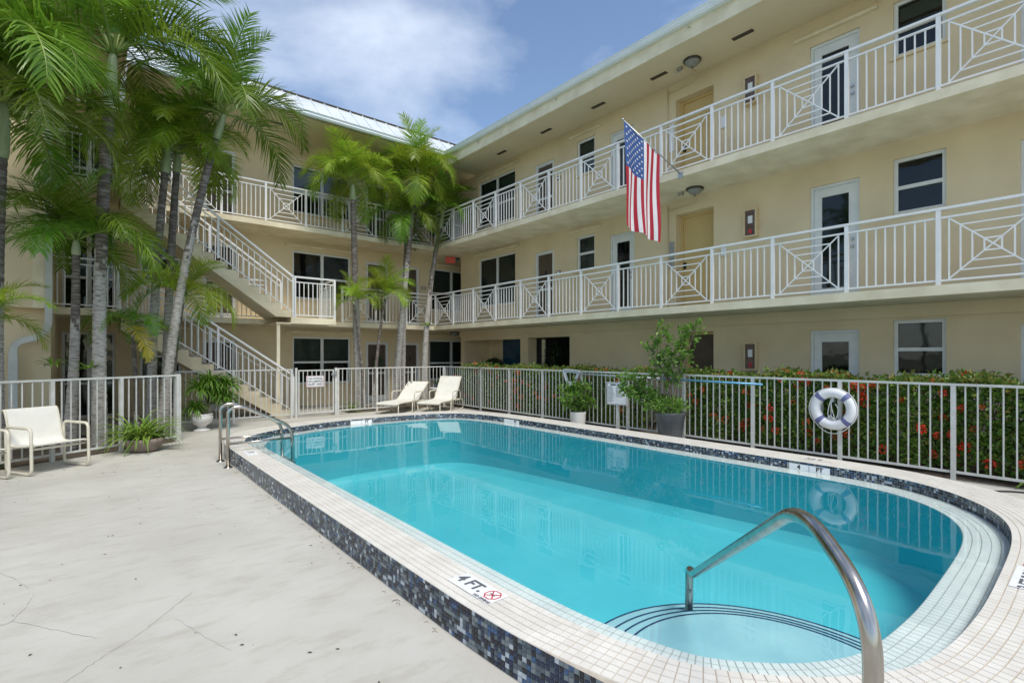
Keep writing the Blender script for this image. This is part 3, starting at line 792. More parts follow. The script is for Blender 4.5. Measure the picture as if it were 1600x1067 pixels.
# ------------------------------------------------------------------ right wing
rw = tag(empty('apartment_building', (XR, 5, 0)), 'three storey cream apartment wing with white galleries on the right of the pool', 'building')
def relp(parent, obj):
    obj.location = Vector(obj.location) - Vector(parent.location)
FR = Facade('R', XR)
class FOff:
    def __init__(s, F, off): s.F, s.off = F, Vector(off)
    def __call__(s, u, d, z):
        p = s.F(u, d, z); return (p[0] - s.off.x, p[1] - s.off.y, p[2] - s.off.z)
FRL = FOff(FR, rw.location)
def wing_box(parent, name, m, x0, x1, y0, y1, z0, z1):
    l = parent.location
    return MB().box(x0 - l.x, x1 - l.x, y0 - l.y, y1 - l.y, z0 - l.z, z1 - l.z).build(name, M[m], parent)
YW0, YW1 = -4.0, 15.17
for fi, zf in ((1, F1), (2, F2), (3, F3)):
    top = {1: F2 - SL, 2: F3 - SL, 3: EAVE}[fi]
    sh = {1: -2.65, 2: 0.0, 3: 2.61}[fi]
    holes = []
    if fi == 1:
        holes += [(11.89, 14.93, 0.0, 2.07, 0.35), (9.79, 11.53, 0.0, 2.09, 0.35), (5.55, 6.30, 0.0, 2.09, 0.3)]
    else:
        holes += [(12.14, 14.08, zf + 0.65, 4.83 + sh), (10.42, 11.22, zf, 4.62 + sh), (8.88, 9.52, 3.86 + sh, 4.80 + sh), (7.61, 8.37, zf, 4.64 + sh), (5.55, 6.46, zf, 4.77 + sh, 0.3)]
    dtop = 2.03 if fi == 1 else 4.68 + sh
    wz = (1.23, 2.16) if fi == 1 else (3.91 + sh, 4.83 + sh)
    holes += [(2.87, 3.66, zf, dtop), (1.71, 2.39, *wz), (0.1, 0.89, zf, dtop)]
    mb = wall_mesh(FRL, YW0, YW1, zf if fi == 1 else zf, top, holes)
    mb.build('wall', M['wall'], rw)
    if fi > 1:
        window(FRL, rw, 12.14, 14.08, zf + 0.65, 4.83 + sh, 2, 0.42)
        screen_door(FRL, rw, 10.42, 11.22, zf, 4.62 + sh)
        window(FRL, rw, 8.88, 9.52, 3.86 + sh, 4.80 + sh, 1, 0.5)
        glazed_door(FRL, rw, 7.61, 8.37, zf, 4.64 + sh)
        steel_door(FRL, rw, 5.55, 6.46, zf, 4.77 + sh)
    else:
        steel_door(FRL, rw, 5.55, 6.30, zf, 2.09, 'screen')
        hb = MB(); fbox(hb, FRL, YW0, YW1, -0.05, -0.001, 2.2, top - 0.001); hb.build('header_beam', M['wall'], rw)
    glazed_door(FRL, rw, 2.87, 3.66, zf, dtop)
    window(FRL, rw, 1.71, 2.39, *wz, 1, 0.48, blind=(0.45 if fi == 1 else 0.0 if fi == 2 else 0.3), track=(fi == 3))
    glazed_door(FRL, rw, 0.1, 0.89, zf, dtop)
    if fi == 3:
        t = MB(); fbox(t, FRL, 2.6, 3.9, -0.07, -0.002, dtop + 0.16, dtop + 0.21); t.build('shutter_track', M['slab'], rw)
# end wall of the wing at the passage, roof mass
wing_box(rw, 'end_wall', 'wall', XR + 0.002, XR + 8, YW1 - 0.2, YW1, 2.42, EAVE)
wing_box(rw, 'end_wall', 'wall', XR + 0.36, XR + 8, YW1 - 0.2, YW1 - 0.001, 0, 2.419)
for zf in (F2, F3):
    wing_box(rw, 'gallery_slab', 'slab', XRAIL - 0.06, XR - 0.001, YW0, YRAIL - 0.061, zf - SL, zf)
    railing(rw, (XRAIL - rw.location.x, 14.87 - 5, zf), R(-90), 14, True)
# roof: soffit, fascia, gutter
wing_box(rw, 'soffit', 'soffit', XRAIL - 0.0, XR + 0.5, YW0, 14.2, EAVE, EAVE + 0.04)
wing_box(rw, 'fascia', 'slab', XRAIL - 0.04, XRAIL - 0.001, YW0, 14.2, EAVE - 0.015, 8.06)
l = rw.location
gm = MB()
prof = [(0.0, 8.05), (-0.10, 8.05), (-0.13, 8.10), (-0.115, 8.13), (-0.145, 8.18), (-0.125, 8.185), (-0.11, 8.165), (0.0, 8.165)]
def extrude_prof(mb, prof, base, axis, a0, a1, off):
    n = len(prof)
    for i in range(n):
        p, q = prof[i], prof[(i + 1) % n]
        if axis == 'Y': mb.face([(base + p[0] - off.x, a0 - off.y, p[1]), (base + q[0] - off.x, a0 - off.y, q[1]), (base + q[0] - off.x, a1 - off.y, q[1]), (base + p[0] - off.x, a1 - off.y, p[1])])
        else: mb.face([(a0 - off.x, base + p[0] - off.y, p[1]), (a0 - off.x, base + q[0] - off.y, q[1]), (a1 - off.x, base + q[0] - off.y, q[1]), (a1 - off.x, base + p[0] - off.y, p[1])])
extrude_prof(gm, prof, XRAIL - 0.041, 'Y', YW0, 14.1, l)
gm.build('gutter', M['gutter'], rw)
mb = MB(); mb.face([(XRAIL - 0.05 - l.x, YW0 - l.y, 8.19), (XR + 5 - l.x, YW0 - l.y, 9.6), (XR + 5 - l.x, 14.9 - l.y, 9.6), (XRAIL - 0.05 - l.x, 14.9 - l.y, 8.19)]); mb.build('roof', M['metalroof'], rw)
for y in (4.64, 6.52, 8.26, 10.13, 12.09, 2.7, 0.8):
    MB().box(-0.05, 0.05, -0.2, 0.2, -0.012, 0.0).build('soffit_vent', M['vent'], rw, (9.70 - l.x, y - l.y, EAVE - 0.0005))
for zf in (F2, F3):     # conduits by the lift
    zt = zf + 2.45
    cp = MB().tube([(XR - 0.02 - l.x, 6.65 - l.y, zf), (XR - 0.02 - l.x, 6.65 - l.y, zt)], 0.013, 8); cp.build('conduit', M['wall'], rw)
    z2 = zt - 0.10
    MB().tube(fillet([(XR - 0.02 - l.x, 6.64 - l.y, z2), (XR - 0.02 - l.x, 5.95 - l.y, z2 + 0.03), (XR - 0.05 - l.x, 5.9 - l.y, zt + 0.05), (9.9 - l.x, 5.9 - l.y, zt + 0.07)], 0.08), 0.01, 8).build('conduit', M['wall'], rw)
    pl = MB(); fbox(pl, FRL, 6.50, 6.62, -0.02, -0.002, zf + 1.0, zf + 1.62); pl.build('call_plate', M['alu' if zf == F2 else 'signwhite'], rw)
    pb = MB(); fbox(pb, FRL, 5.25, 5.36, -0.05, -0.002, zf + 1.12, zf + 1.36); pb.build('alarm_pull', M['signwhite'], rw)
    nm = MB(); fbox(nm, FRL, 10.14, 10.29, -0.02, -0.002, zf + 1.32, zf + 1.42); nm.build('number_plate', M['bronze'], rw)
    nt = MB(); fbox(nt, FRL, 10.165, 10.265, -0.022, -0.0205, zf + 1.34, zf + 1.40); nt.build('plate_face', M['signwhite'], rw)
# ground floor lobby recesses
def room_box(parent, y0, y1, x1, m, z1=2.42):
    l = parent.location; mb = MB(); x0 = XR + 0.351
    for a in ([(x1, y0, 0), (x1, y1, 0), (x1, y1, z1), (x1, y0, z1)], [(x0, y0, 0), (x1, y0, 0), (x1, y0, z1), (x0, y0, z1)],
              [(x0, y1, 0), (x1, y1, 0), (x1, y1, z1), (x0, y1, z1)], [(x0, y0, z1), (x1, y0, z1), (x1, y1, z1), (x0, y1, z1)],
              [(x0, y0, 0.006), (x1, y0, 0.006), (x1, y1, 0.006), (x0, y1, 0.006)]):
        mb.face([(p[0] - l.x, p[1] - l.y, p[2]) for p in a])
    return mb.build('alcove', M[m], parent)
room_box(rw, 11.7, 14.96, 11.4, 'wall')
room_box(rw, 9.5, 11.65, 13.2, 'room')
wing_box(rw, 'entrance_door', 'bluedoor', 11.33, 11.38, 13.1, 14.05, 0.02, 2.1)
wing_box(rw, 'door_post', 'slab', 11.31, 11.39, 14.051, 14.15, 0.02, 2.1)
wing_box(rw, 'lobby_panel', 'slab', 10.75, 10.80, 11.30, 11.42, 0.02, 2.05)

# ------------------------------------------------------------------ back wing
bw = tag(empty('apartment_building', (5, YB, 0)), 'cream apartment wing across the far end behind palms and stairs', 'building')
FB = FOff(Facade('B', YB), bw.location)
for fi, zf in ((1, F1), (2, F2), (3, F3)):
    top = {1: F2 - SL, 2: F3 - SL, 3: EAVE - 0.062}[fi]
    sh = {1: -2.63, 2: 0.0, 3: 2.63}[fi]
    wt = 4.76 + sh
    dt = {1: 2.0, 2: 4.70, 3: 7.34}[fi]
    holes = [(4.75, 6.57, wt - 1.46, wt), (7.10, 7.91, zf, dt), (8.42, 9.11, zf, dt), (9.53, 11.5, zf + 0.65, wt - 0.02), (-0.5, 0.5, zf + 0.05, wt), (2.4, 3.2, zf, dt), (1.0, 1.9, zf + 0.9, wt)]
    wall_mesh(FB, -2.0, 16.0, zf, top, holes).build('wall', M['wall'], bw)
    window(FB, bw, 4.75, 6.57, wt - 1.46, wt, 2, 0.46, blind=0.5 if fi != 2 else 0.0)
    screen_door(FB, bw, 7.10, 7.91, zf, dt); screen_door(FB, bw, 8.42, 9.11, zf, dt)
    window(FB, bw, 9.53, 11.5, zf + 0.65, wt - 0.02, 2, 0.42, blind=0.6)
    window(FB, bw, -0.5, 0.5, zf + 0.05, wt, 2, 0.4, blind=0.0, track=False)
    screen_door(FB, bw, 2.4, 3.2, zf, dt); window(FB, bw, 1.0, 1.9, zf + 0.9, wt, 1)
    for u in (6.86, 9.28):
        nm = MB(); fbox(nm, FB, u - 0.08, u + 0.08, -0.02, -0.002, zf + 1.38, zf + 1.48); nm.build('number_plate', M['bronze'], bw)
        nt = MB(); fbox(nt, FB, u - 0.055, u + 0.055, -0.022, -0.0205, zf + 1.40, zf + 1.46); nt.build('plate_face', M['signwhite'], bw)
for zf in (F2, F3):
    wing_box(bw, 'gallery_slab', 'slab', -0.55, 16.0, YRAIL - 0.06, YB - 0.001, zf - SL, zf)
    bp = 1.067
    # the railing starts beyond the stair landing on the second floor
    if zf == F2: railing(bw, (XRAIL - 8 * bp - 5, YRAIL - YB, zf), 0, 3, False, bp)
    railing(bw, (XRAIL - 3 * bp - 5 if zf == F2 else XRAIL - 8 * bp - 5, YRAIL - YB, zf), 0, 3 if zf == F2 else 8, True if zf == F2 else False, bp, (True, False))
l = bw.location
mb = MB()
for dz in (0.0, 0.04):
    mb.face([(0.66 - l.x, 14.15 - l.y, 8.03 + dz), (16 - l.x, 14.15 - l.y, 8.03 + dz), (16 - l.x, YB - l.y, EAVE - 0.06 + dz), (0.66 - l.x, YB - l.y, EAVE - 0.06 + dz)])
mb.build('soffit', M['soffit'], bw)
gm = MB(); extrude_prof(gm, prof, 14.149, 'X', 0.6, XRAIL + 0.2, l); gm.build('gutter', M['gutter'], bw)
pan = MB(); pan.face([(0.012, 0.0, 0.0), (0.378, 0, 0), (0.378, 0.85, 0.76), (0.012, 0.85, 0.76)])
pan.box(-0.012, 0.012, 0.0, 0.85, 0, 0.04, 0, lambda x, y, z: (x, y, z + y * 0.76 / 0.85))
pme = pan.mesh('roof_panel', M['metalroof'])
for k in range(26):
    put('roof_panel', pme, bw, (0.6 + 0.39 * k - l.x, 14.10 - l.y, 8.18))
wing_box(bw, 'ridge_cap', 'vent', 0.6, 10.7, 14.90, 15.05, 8.93, 8.965)
wing_box(bw, 'roof', 'metalroof', 0.6, 12.7, 14.96, 22.0, 8.86, 8.925)
for x in (2.1, 3.9, 5.8, 7.6):
    MB().box(-0.2, 0.2, -0.05, 0.05, -0.012, 0.0).build('soffit_vent', M['vent'], bw, (x - l.x, 14.75 - l.y, 7.918))

# ------------------------------------------------------------------ left block
lb = tag(empty('apartment_building', (-3, 12.2, 0)), 'cream end wall of the left block with white downspout at its corner', 'building')
YL, XL = 12.2, -0.60
wing_box(lb, 'upper_wall', 'wall', -8, XL, YL, YRAIL + 1.1, F2 - SL, EAVE)
wing_box(lb, 'lower_wall', 'wall', -8, XL + 0.06, YL + 0.3, YRAIL + 1.1, 0, F2 - SL - 0.001)
wing_box(lb, 'corner_trim', 'slab', XL - 0.16, XL + 0.0, YL - 0.02, YL - 0.001, F2 - SL, EAVE)
for k in range(22):
    x = XL - 0.25 - k * 0.27
    wing_box(lb, 'batten', 'wall', x - 0.006, x + 0.006, YL - 0.006, YL - 0.0005, F3 - 0.2, EAVE)
wing_box(lb, 'soffit', 'soffit', -8, 0.55, 11.35, YB, EAVE, EAVE + 0.04)
wing_box(lb, 'fascia', 'slab', -8, 0.599, 11.31, 11.349, EAVE - 0.015, 8.06)
wing_box(lb, 'fascia', 'slab', 0.56, 0.599, 11.35, 14.14, EAVE - 0.015, 8.06)
gm = MB(); extrude_prof(gm, prof, 11.309, 'X', -8, 0.6, lb.location); gm.build('gutter', M['gutter'], lb)
wing_box(lb, 'roof', 'metalroof', -8, 0.55, 11.4, 22, 8.07, 8.2)
def sweep_rect(pts, w, d, mb):
    for i in range(len(pts) - 1): mb.bar(pts[i], pts[i + 1], w, d, up=(0, 1, 0))
ds = tag(empty('downspout', (XL + 0.05, YL - 0.08, 0)), 'white square downspout with jog at the left block corner', 'downspout')
mb = MB(); mb.box(-0.05, 0.05, -0.04, 0.04, 2.30, EAVE); mb.build('upper_pipe', M['spout'], ds)
mb = MB(); jog = smooth_path([(0, 0, 2.30), (-0.01, 0.02, 2.12), (-0.06, 0.06, 1.98), (-0.20, 0.14, 1.88), (-0.36, 0.2, 1.83), (-0.45, 0.23, 1.74), (-0.47, 0.24, 1.6)], 4)
base = []
for p in jog: base.append(p)
sweep_rect(base, 0.10, 0.082, mb); mb.build('elbow', M['spout'], ds)
MB().box(-0.53, -0.41, 0.20, 0.29, 0, 1.60).build('lower_pipe', M['spout'], ds)
# low door and crates below the left gallery
# ------------------------------------------------------------------ stairs
def staircase(z_top, z_bot, x_top, x_bot, label, landing):
    y0, y1 = 13.68, 14.86
    st = tag(empty('staircase', (x_bot, y0, z_bot)), label, 'stairs')
    off = Vector((x_bot, y0, z_bot))
    n = 15; rise = (z_top - z_bot) / n; run = (x_bot - x_top) / (n - 1)
    for i in range(n - 1):
        xs = x_bot - i * run; zs = z_bot + (i + 1) * rise
        put('step', shared(('step', round(rise, 4)), lambda: MB().box(-run - 0.0, -0.001, 0.0, y1 - y0, -rise + 0.001, 0).mesh('step', M['stairconc'])), st, (xs - off.x, 0, zs - off.z))
        put('tread', shared('tread', lambda: MB().box(-run + 0.0, 0.012, 0.02, y1 - y0 - 0.02, 0.0008, 0.012).mesh('tread', M['tread'])), st, (xs - off.x, 0, zs - off.z))
    sl = rise / run
    mb = MB()
    def prism(yA, yB):
        A = [(x_bot + 0.0, max(z_bot - 0.15, z_bot - 0.0)), (x_bot, z_bot + 0.02), (x_top, z_top - rise - 0.0), (x_top, z_top - rise - 0.26), (x_bot - 0.36, z_bot)]
        A = [(x - off.x, z - off.z) for x, z in A]
        mb.face([(x, yA, z) for x, z in A]); mb.face([(x, yB, z) for x, z in A][::-1])
        for i in range(len(A)):
            j = (i + 1) % len(A)
            mb.face([(A[i][0], yA, A[i][1]), (A[i][0], yB, A[i][1]), (A[j][0], yB, A[j][1]), (A[j][0], yA, A[j][1])])
    prism(0.001, y1 - y0 - 0.001)
    mb.build('flight_slab', M['stairconc'], st)
    # rails on both sides
    for yy in (0.03, y1 - y0 - 0.04):
        xa, xb = x_bot - off.x + 0.06, x_top - off.x - 0.02
        za, zb = rise * 0.35, (z_top - z_bot)
        s = (zb - za) / (xb - xa)
        zz = lambda x: za + (x - xa) * s
        rl = empty('stair_railing', (0, yy, 0), 0, st)
        for h, w in ((0.99, 0.045), (0.84, 0.024), (0.07, 0.024)):
            MB().bar((xa, 0, zz(xa) + h), (xb, 0, zz(xb) + h), w if h > 0.9 else 0.026, w).build('top_rail' if h > 0.9 else 'rail', M['white'], rl)
        for t in (0.0, 0.48, 1.0):
            x = xa + (xb - xa) * t
            MB().box(x - 0.026, x + 0.026, -0.026, 0.026, zz(x) - (0.06 if t == 0 else 0.0), zz(x) + 0.965).build('post', M['white'], rl)
        npk = 27
        pkm = shared('spick', lambda: MB().box(-0.0095, 0.0095, -0.0095, 0.0095, 0.07, 0.84).mesh('picket', M['white']))
        for i in range(1, npk):
            t = i / npk
            if abs(t - 0.48) < 0.012: continue
            x = xa + (xb - xa) * t
            put('picket', pkm, rl, (x, 0, zz(x)))
    return st
X_T, X_B = 0.52, 4.0
staircase(F3, F2, X_T, X_B, 'upper flight of cream stairs with white railing from third floor to landing', True)
staircase(F2, F1, X_T, X_B, 'lower flight of cream stairs with white railing reaching the pool deck', False)
ld = tag(empty('stair_landing', (4.0, 13.68, 0)), 'cream landing slab with white railing at second floor on a thin post', 'landing')
o = ld.location
MB().box(0.001, 1.17, 0.0, 1.199, F2 - 0.16, F2 - 0.0).build('slab', M['slab'], ld)
MB().box(-0.34, -0.26, 0.03, 0.11, 0, F2 - 0.18).build('support_post', M['slab'], ld)
MB().box(-0.36, 0.0, 0.002, 1.17, F2 - 0.178, F2 - 0.14).build('slab_edge', M['stairconc'], ld)
def small_rail(parent, p0, p1, n, z):
    p0, p1 = Vector(p0), Vector(p1); ang = math.atan2((p1 - p0).y, (p1 - p0).x); Lh = (p1 - p0).length
    r = empty('landing_railing', (p0.x, p0.y, z), ang, parent)
    MB().box(-0.02, Lh + 0.02, -0.025, 0.025, 1.035, 1.07).build('top_rail', M['white'], r)
    MB().box(0, Lh, -0.014, 0.014, 0.91, 0.935).build('rail', M['white'], r); MB().box(0, Lh, -0.014, 0.014, 0.05, 0.075).build('rail', M['white'], r)
    for x in (0.0, Lh): MB().box(x - 0.026, x + 0.026, -0.026, 0.026, 0, 1.0345).build('post', M['white'], r)
    for i in range(1, n): put('picket', shared('rpick', None), r, (Lh * i / n, 0, 0))
small_rail(ld, (0.10, 0.03, 0), (1.14, 0.03, 0), 9, F2)
small_rail(ld, (1.14, 0.09, 0), (1.14, 1.15, 0), 9, F2)
# gallery side ends of the upper floors beside the stairs
for zf, word in ((F3, 'third'), (F2, 'second')):
    g = tag(empty('stair_head_railing', (-0.55, 13.71, zf)), 'white railing on %s floor platform between left block and stair head' % word, 'railing')
    L = X_T + 0.5
    MB().box(-0.02, L + 0.02, -0.025, 0.025, 1.0, 1.035).build('top_rail', M['white'], g)
    MB().box(0, L, -0.014, 0.014, 0.88, 0.905).build('rail', M['white'], g); MB().box(0, L, -0.014, 0.014, 0.05, 0.075).build('rail', M['white'], g)
    for i in range(0, 9): put('picket', shared('rpick2', lambda: MB().box(-0.0095, 0.0095, -0.0095, 0.0095, 0.075, 0.88).mesh('picket', M['white'])), g, (L * (i + 0.5) / 9, 0, 0))
    MB().box(-0.02, X_T + 0.55, -0.03, 1.18, -0.145, -0.001).build('platform_slab', M['slab'], g)

# ------------------------------------------------------------------ pool fences
def fence(org, segs, label, skip=None):
    """segs: list of (p, q, posts) in plan"""
    f = tag(empty('pool_fence', (*org, 0)), label, 'fence')
    off = Vector((*org, 0))
    for p, q, npost in segs:
        p, q = Vector((*p, 0)), Vector((*q, 0)); d = q - p; Lh = d.length; an = math.atan2(d.y, d.x); d.normalize()
        bay = Lh / npost
        for k in range(npost + 1):
            put('post', shared('fpost', lambda: MB().box(-0.025, 0.025, -0.025, 0.025, 0, 1.195).mesh('post', M['fence'])), f, p + d * (bay * k) - off, an)
        m_t = MB().box(-0.03, Lh + 0.03, -0.02, 0.02, 1.196, 1.226); m_t.build('top_rail', M['fence'], f, p - off, an)
        for k in range(npost):
            MB().box(0.026, bay - 0.026, -0.016, 0.016, 0.09, 0.12).build('bottom_rail', M['fence'], f, p + d * (bay * k) - off, an)
            n = max(2, int(round(bay / 0.117)))
            for i in range(1, n):
                put('picket', shared('fpick', lambda: MB().box(-0.0078, 0.0078, -0.0078, 0.0078, 0.12, 1.196).mesh('picket', M['fence'])), f, p + d * (bay * k + bay * i / n) - off, an)
    return f
XF = 8.43
fence((XF, 5.0), [((XF, -1.2), (XF, 11.46), 10), ((XF, 11.46), (XF, 13.3), 1)], 'long white picket pool fence in front of the flowering hedge')
fence((6.5, 13.25), [((5.05, 13.22), (XF - 0.06, 13.3), 3)], 'white picket pool fence behind the two loungers')
fence((2.6, 13.15), [((1.27, 13.1), (3.86, 13.18), 2)], 'white picket pool fence below the stairs left of the gate')
fence((0.2, 10.3), [((-2.9, 8.82), (1.23, 10.98), 5), ((1.27, 11.05), (1.27, 13.04), 2)], 'white picket pool fence at left in front of the palm bed')
gt = tag(empty('pool_gate', (3.95, 13.19, 0)), 'white picket pool gate with latch post beside the stair foot', 'gate')
MB().box(0.0, 0.05, -0.025, 0.025, 0, 1.25).build('hinge_post', M['fence'], gt)
MB().box(1.00, 1.06, -0.03, 0.03, 0, 1.24).build('latch_post', M['fence'], gt)
MB().box(0.075, 0.975, -0.016, 0.016, 1.165, 1.195).box(0.075, 0.975, -0.016, 0.016, 0.08, 0.11).box(0.075, 0.105, -0.016, 0.016, 0.11, 1.165).box(0.945, 0.975, -0.016, 0.016, 0.11, 1.165).build('gate_frame', M['fence'], gt)
for i in range(1, 8): put('picket', shared('gpick', lambda: MB().box(-0.0085, 0.0085, -0.0085, 0.0085, 0.11, 1.165).mesh('picket', M['fence'])), gt, (0.09 + 0.87 * i / 8, 0, 0))
MB().box(0.90, 1.03, -0.07, -0.031, 1.05, 1.10).box(0.98, 1.04, -0.075, -0.031, 1.06, 1.16).build('latch', M['alu'], gt)
# sign on the gate
sg = tag(MB().box(-0.225, 0.225, -0.006, 0, -0.145, 0.145).build('warning_sign', M['pinkframe'], None, (4.44, 13.165, 0.90)), 'small white sign reading NO DIVING NO JUMPING QUIET AREA on gate', 'sign')
MB().box(-0.19, 0.19, -0.009, -0.0062, -0.12, 0.12).build('sign_face', M['signwhite'], sg)
for k, t in enumerate(('NO DIVING', 'NO JUMPING', 'QUIET AREA')):
    put('lettering', text_mesh(t, 0.066, M['black'], 0.0012), sg, (0, -0.0105, 0.068 - 0.07 * k), rot=(R(90), 0, 0))

# rules sign on its own post by the fence
rs = tag(empty('rules_sign', (8.30, 6.55, 0)), 'white pool rules sign with dark border on a post by the fence', 'sign')
rs.rotation_euler = (0, 0, R(-82))
MB().box(-0.03, 0.03, -0.025, 0.025, 0, 0.72).build('post', M['fence'], rs)
MB().box(-0.235, 0.235, -0.04, -0.026, 0.56, 1.02).build('board', M['signwhite'], rs)
bd = MB()
for (a, b, c, d) in ((-0.222, 0.222, 0.572, 0.580), (-0.222, 0.222, 1.0, 1.008), (-0.222, -0.214, 0.58, 1.0), (0.214, 0.222, 0.58, 1.0)):
    bd.box(a, b, -0.0425, -0.0402, c, d)
bd.build('border', M['greyink'], rs)
tx = MB(); rng = random.Random(8)
for col_x, cw, rows in ((-0.2, 0.16, 15), (-0.02, 0.20, 10)):
    for k in range(rows):
        z = 0.93 - k * 0.022; x = col_x; end = col_x + cw * rng.uniform(0.6, 1.0)
        while x < end:
            w = rng.uniform(0.012, 0.04); tx.box(x, min(x + w, end), -0.0422, -0.0402, z - 0.004, z + 0.004); x += w + 0.008
tx.box(-0.15, -0.02, -0.0422, -0.0402, 0.955, 0.985); tx.box(0.0, 0.16, -0.0422, -0.0402, 0.955, 0.985)
tx.build('text_lines', M['greyink'], rs)

# life ring
lr = tag(empty('life_ring', (XF - 0.095, 2.655, 0.80), R(-90)), 'white life ring with navy bands hanging on the fence', 'life ring')
def torus(mb, R0, r0, a0, a1, n, m, mi, closed=False):
    pts = [(R0 * math.cos(a0 + (a1 - a0) * i / n), 0, R0 * math.sin(a0 + (a1 - a0) * i / n)) for i in range(n + (0 if closed else 1))]
    mb.tube(pts, r0, m, mi, closed)
mb = MB(); torus(mb, 0.235, 0.072, 0, 2 * math.pi, 48, 16, 0, True); mb.build('ring', M['ringwhite'], lr)
for k in range(4):
    a = R(45 + 90 * k); mb = MB(); torus(mb, 0.235, 0.0735, a - 0.13, a + 0.13, 6, 16, 0); mb.build('band', M['ringblue'], lr)
for k in range(4):
    a0, a1 = R(45 + 90 * k), R(135 + 90 * k)
    pts = []
    for i in range(13):
        t = i / 12; a = a0 + (a1 - a0) * t; sag = math.sin(math.pi * t)
        rr = 0.312 + 0.0 * sag; pts.append((rr * math.cos(a), -0.03, rr * math.sin(a) - (0.045 * sag if k == 2 else 0.01 * sag)))
    MB().tube(pts, 0.006, 6).build('grab_rope', M['rope'], lr)
for pts in ([(-0.02, -0.02, 0.14), (-0.05, -0.03, 0.02), (-0.06, -0.02, -0.1), (0.0, -0.03, -0.15), (0.05, -0.02, -0.12), (0.07, -0.03, 0.0), (0.03, -0.02, 0.08)],
            [(-0.02, -0.025, 0.14), (-0.01, -0.03, 0.0), (0.02, -0.03, -0.13), (-0.06, -0.02, -0.14), (-0.03, -0.04, -0.1), (0.04, -0.03, -0.16)]):
    MB().tube(smooth_path(pts, 6), 0.006, 6).build('hanging_line', M['rope'], lr)
MB().box(-0.012, 0.012, -0.03, 0.06, 0.10, 0.17).build('hook', M['alu'], lr)

# skimmer net along the fence top
sk = tag(empty('skimmer_net', (XF - 0.06, 7.78, 1.12)), 'leaf skimmer net with long blue pole resting along the fence', 'skimmer')
MB().tube([(0, -0.1, 0.035), (0, -2.1, 0.01)], 0.014, 10).build('pole', M['polesilver'], sk)
MB().tube([(0, -2.1, 0.01), (0, -4.1, -0.015)], 0.017, 10).build('pole', M['poleblue'], sk)
MB().tube([(0, -2.05, 0.01), (0, -2.18, 0.01)], 0.021, 10).build('lock_collar', M['signwhite'], sk)
hoop = smooth_path([(-0.02, -0.12, 0.05), (-0.02, -0.10, 0.10), (-0.02, 0.32, 0.12), (-0.02, 0.36, 0.06), (-0.03, 0.24, -0.17), (-0.03, 0.12, -0.22), (-0.03, 0.0, -0.18)], 5, True)
MB().tube(hoop, 0.018, 8, closed=True).build('hoop', M['netgrey'], sk)
cen = sum(hoop, Vector()) / len(hoop); mb = MB()
for i in range(len(hoop)):
    j = (i + 1) % len(hoop)
    a, b = hoop[i], hoop[j]
    for t0, t1 in ((1.0, 0.62),):
        mb.face([a, b, cen.lerp(b, t1), cen.lerp(a, t1)])
mb.build('net_rim', M['netgrey'], sk)

# ------------------------------------------------------------------ furniture
def sheet(mb, prof, y0, y1, th=0.012):
    for i in range(len(prof) - 1):
        (x, z), (x2, z2) = prof[i], prof[i + 1]
        mb.face([(x, y0, z), (x, y1, z), (x2, y1, z2), (x2, y0, z2)], 0, True)
        mb.face([(x, y0, z - th), (x2, y0, z2 - th), (x2, y1, z2 - th), (x, y1, z - th)], 0, True)
        for y in (y0, y1):
            mb.face([(x, y, z - th), (x2, y, z2 - th), (x2, y, z2), (x, y, z)])
def sling_chair(loc, rz, label):
    """local: x to the front, y across"""
    c = tag(empty('sling_chair', loc, rz), label, 'chair', 'sling chairs by the left fence')
    W = 0.31
    prof = [(p.x, p.z) for p in smooth_path([(0.29, 0, 0.395), (0.25, 0, 0.40), (0.05, 0, 0.375), (-0.17, 0, 0.365), (-0.24, 0, 0.42), (-0.29, 0, 0.60), (-0.35, 0, 0.80), (-0.39, 0, 0.845), (-0.42, 0, 0.83)], 5)]
    mb = MB(); sheet(mb, prof, -W + 0.02, W - 0.02); mb.build('sling', M['sling'], c)
    for s in (-1, 1):
        y = s * (W + 0.02)
        loop = fillet([(0.0, y, 0.62), (0.285, y, 0.62), (0.30, y, 0.02), (-0.25, y, 0.02), (-0.27, y, 0.62), (0.0, y, 0.62)], 0.085, 6)
        MB().tube(loop[:-1], 0.019, 10, closed=True).build('arm_loop', M['chairframe'], c)
        MB().tube([(p[0], s * (W - 0.012), p[1] - 0.012) for p in prof], 0.014, 8).build('sling_rail', M['chairframe'], c)
    MB().tube([(0.24, -W - 0.01, 0.34), (0.24, W + 0.01, 0.34)], 0.017, 8).build('cross_bar', M['chairframe'], c)
    MB().tube([(-0.2, -W - 0.01, 0.33), (-0.2, W + 0.01, 0.33)], 0.017, 8).build('cross_bar', M['chairframe'], c)
    return c
CH = R(-60)
sling_chair((-0.44, 9.50, 0), CH, 'ivory sling armchair standing beside the left fence')
sling_chair((-1.22, 9.14, 0), CH, 'second ivory sling armchair cut off by the left edge of the picture')
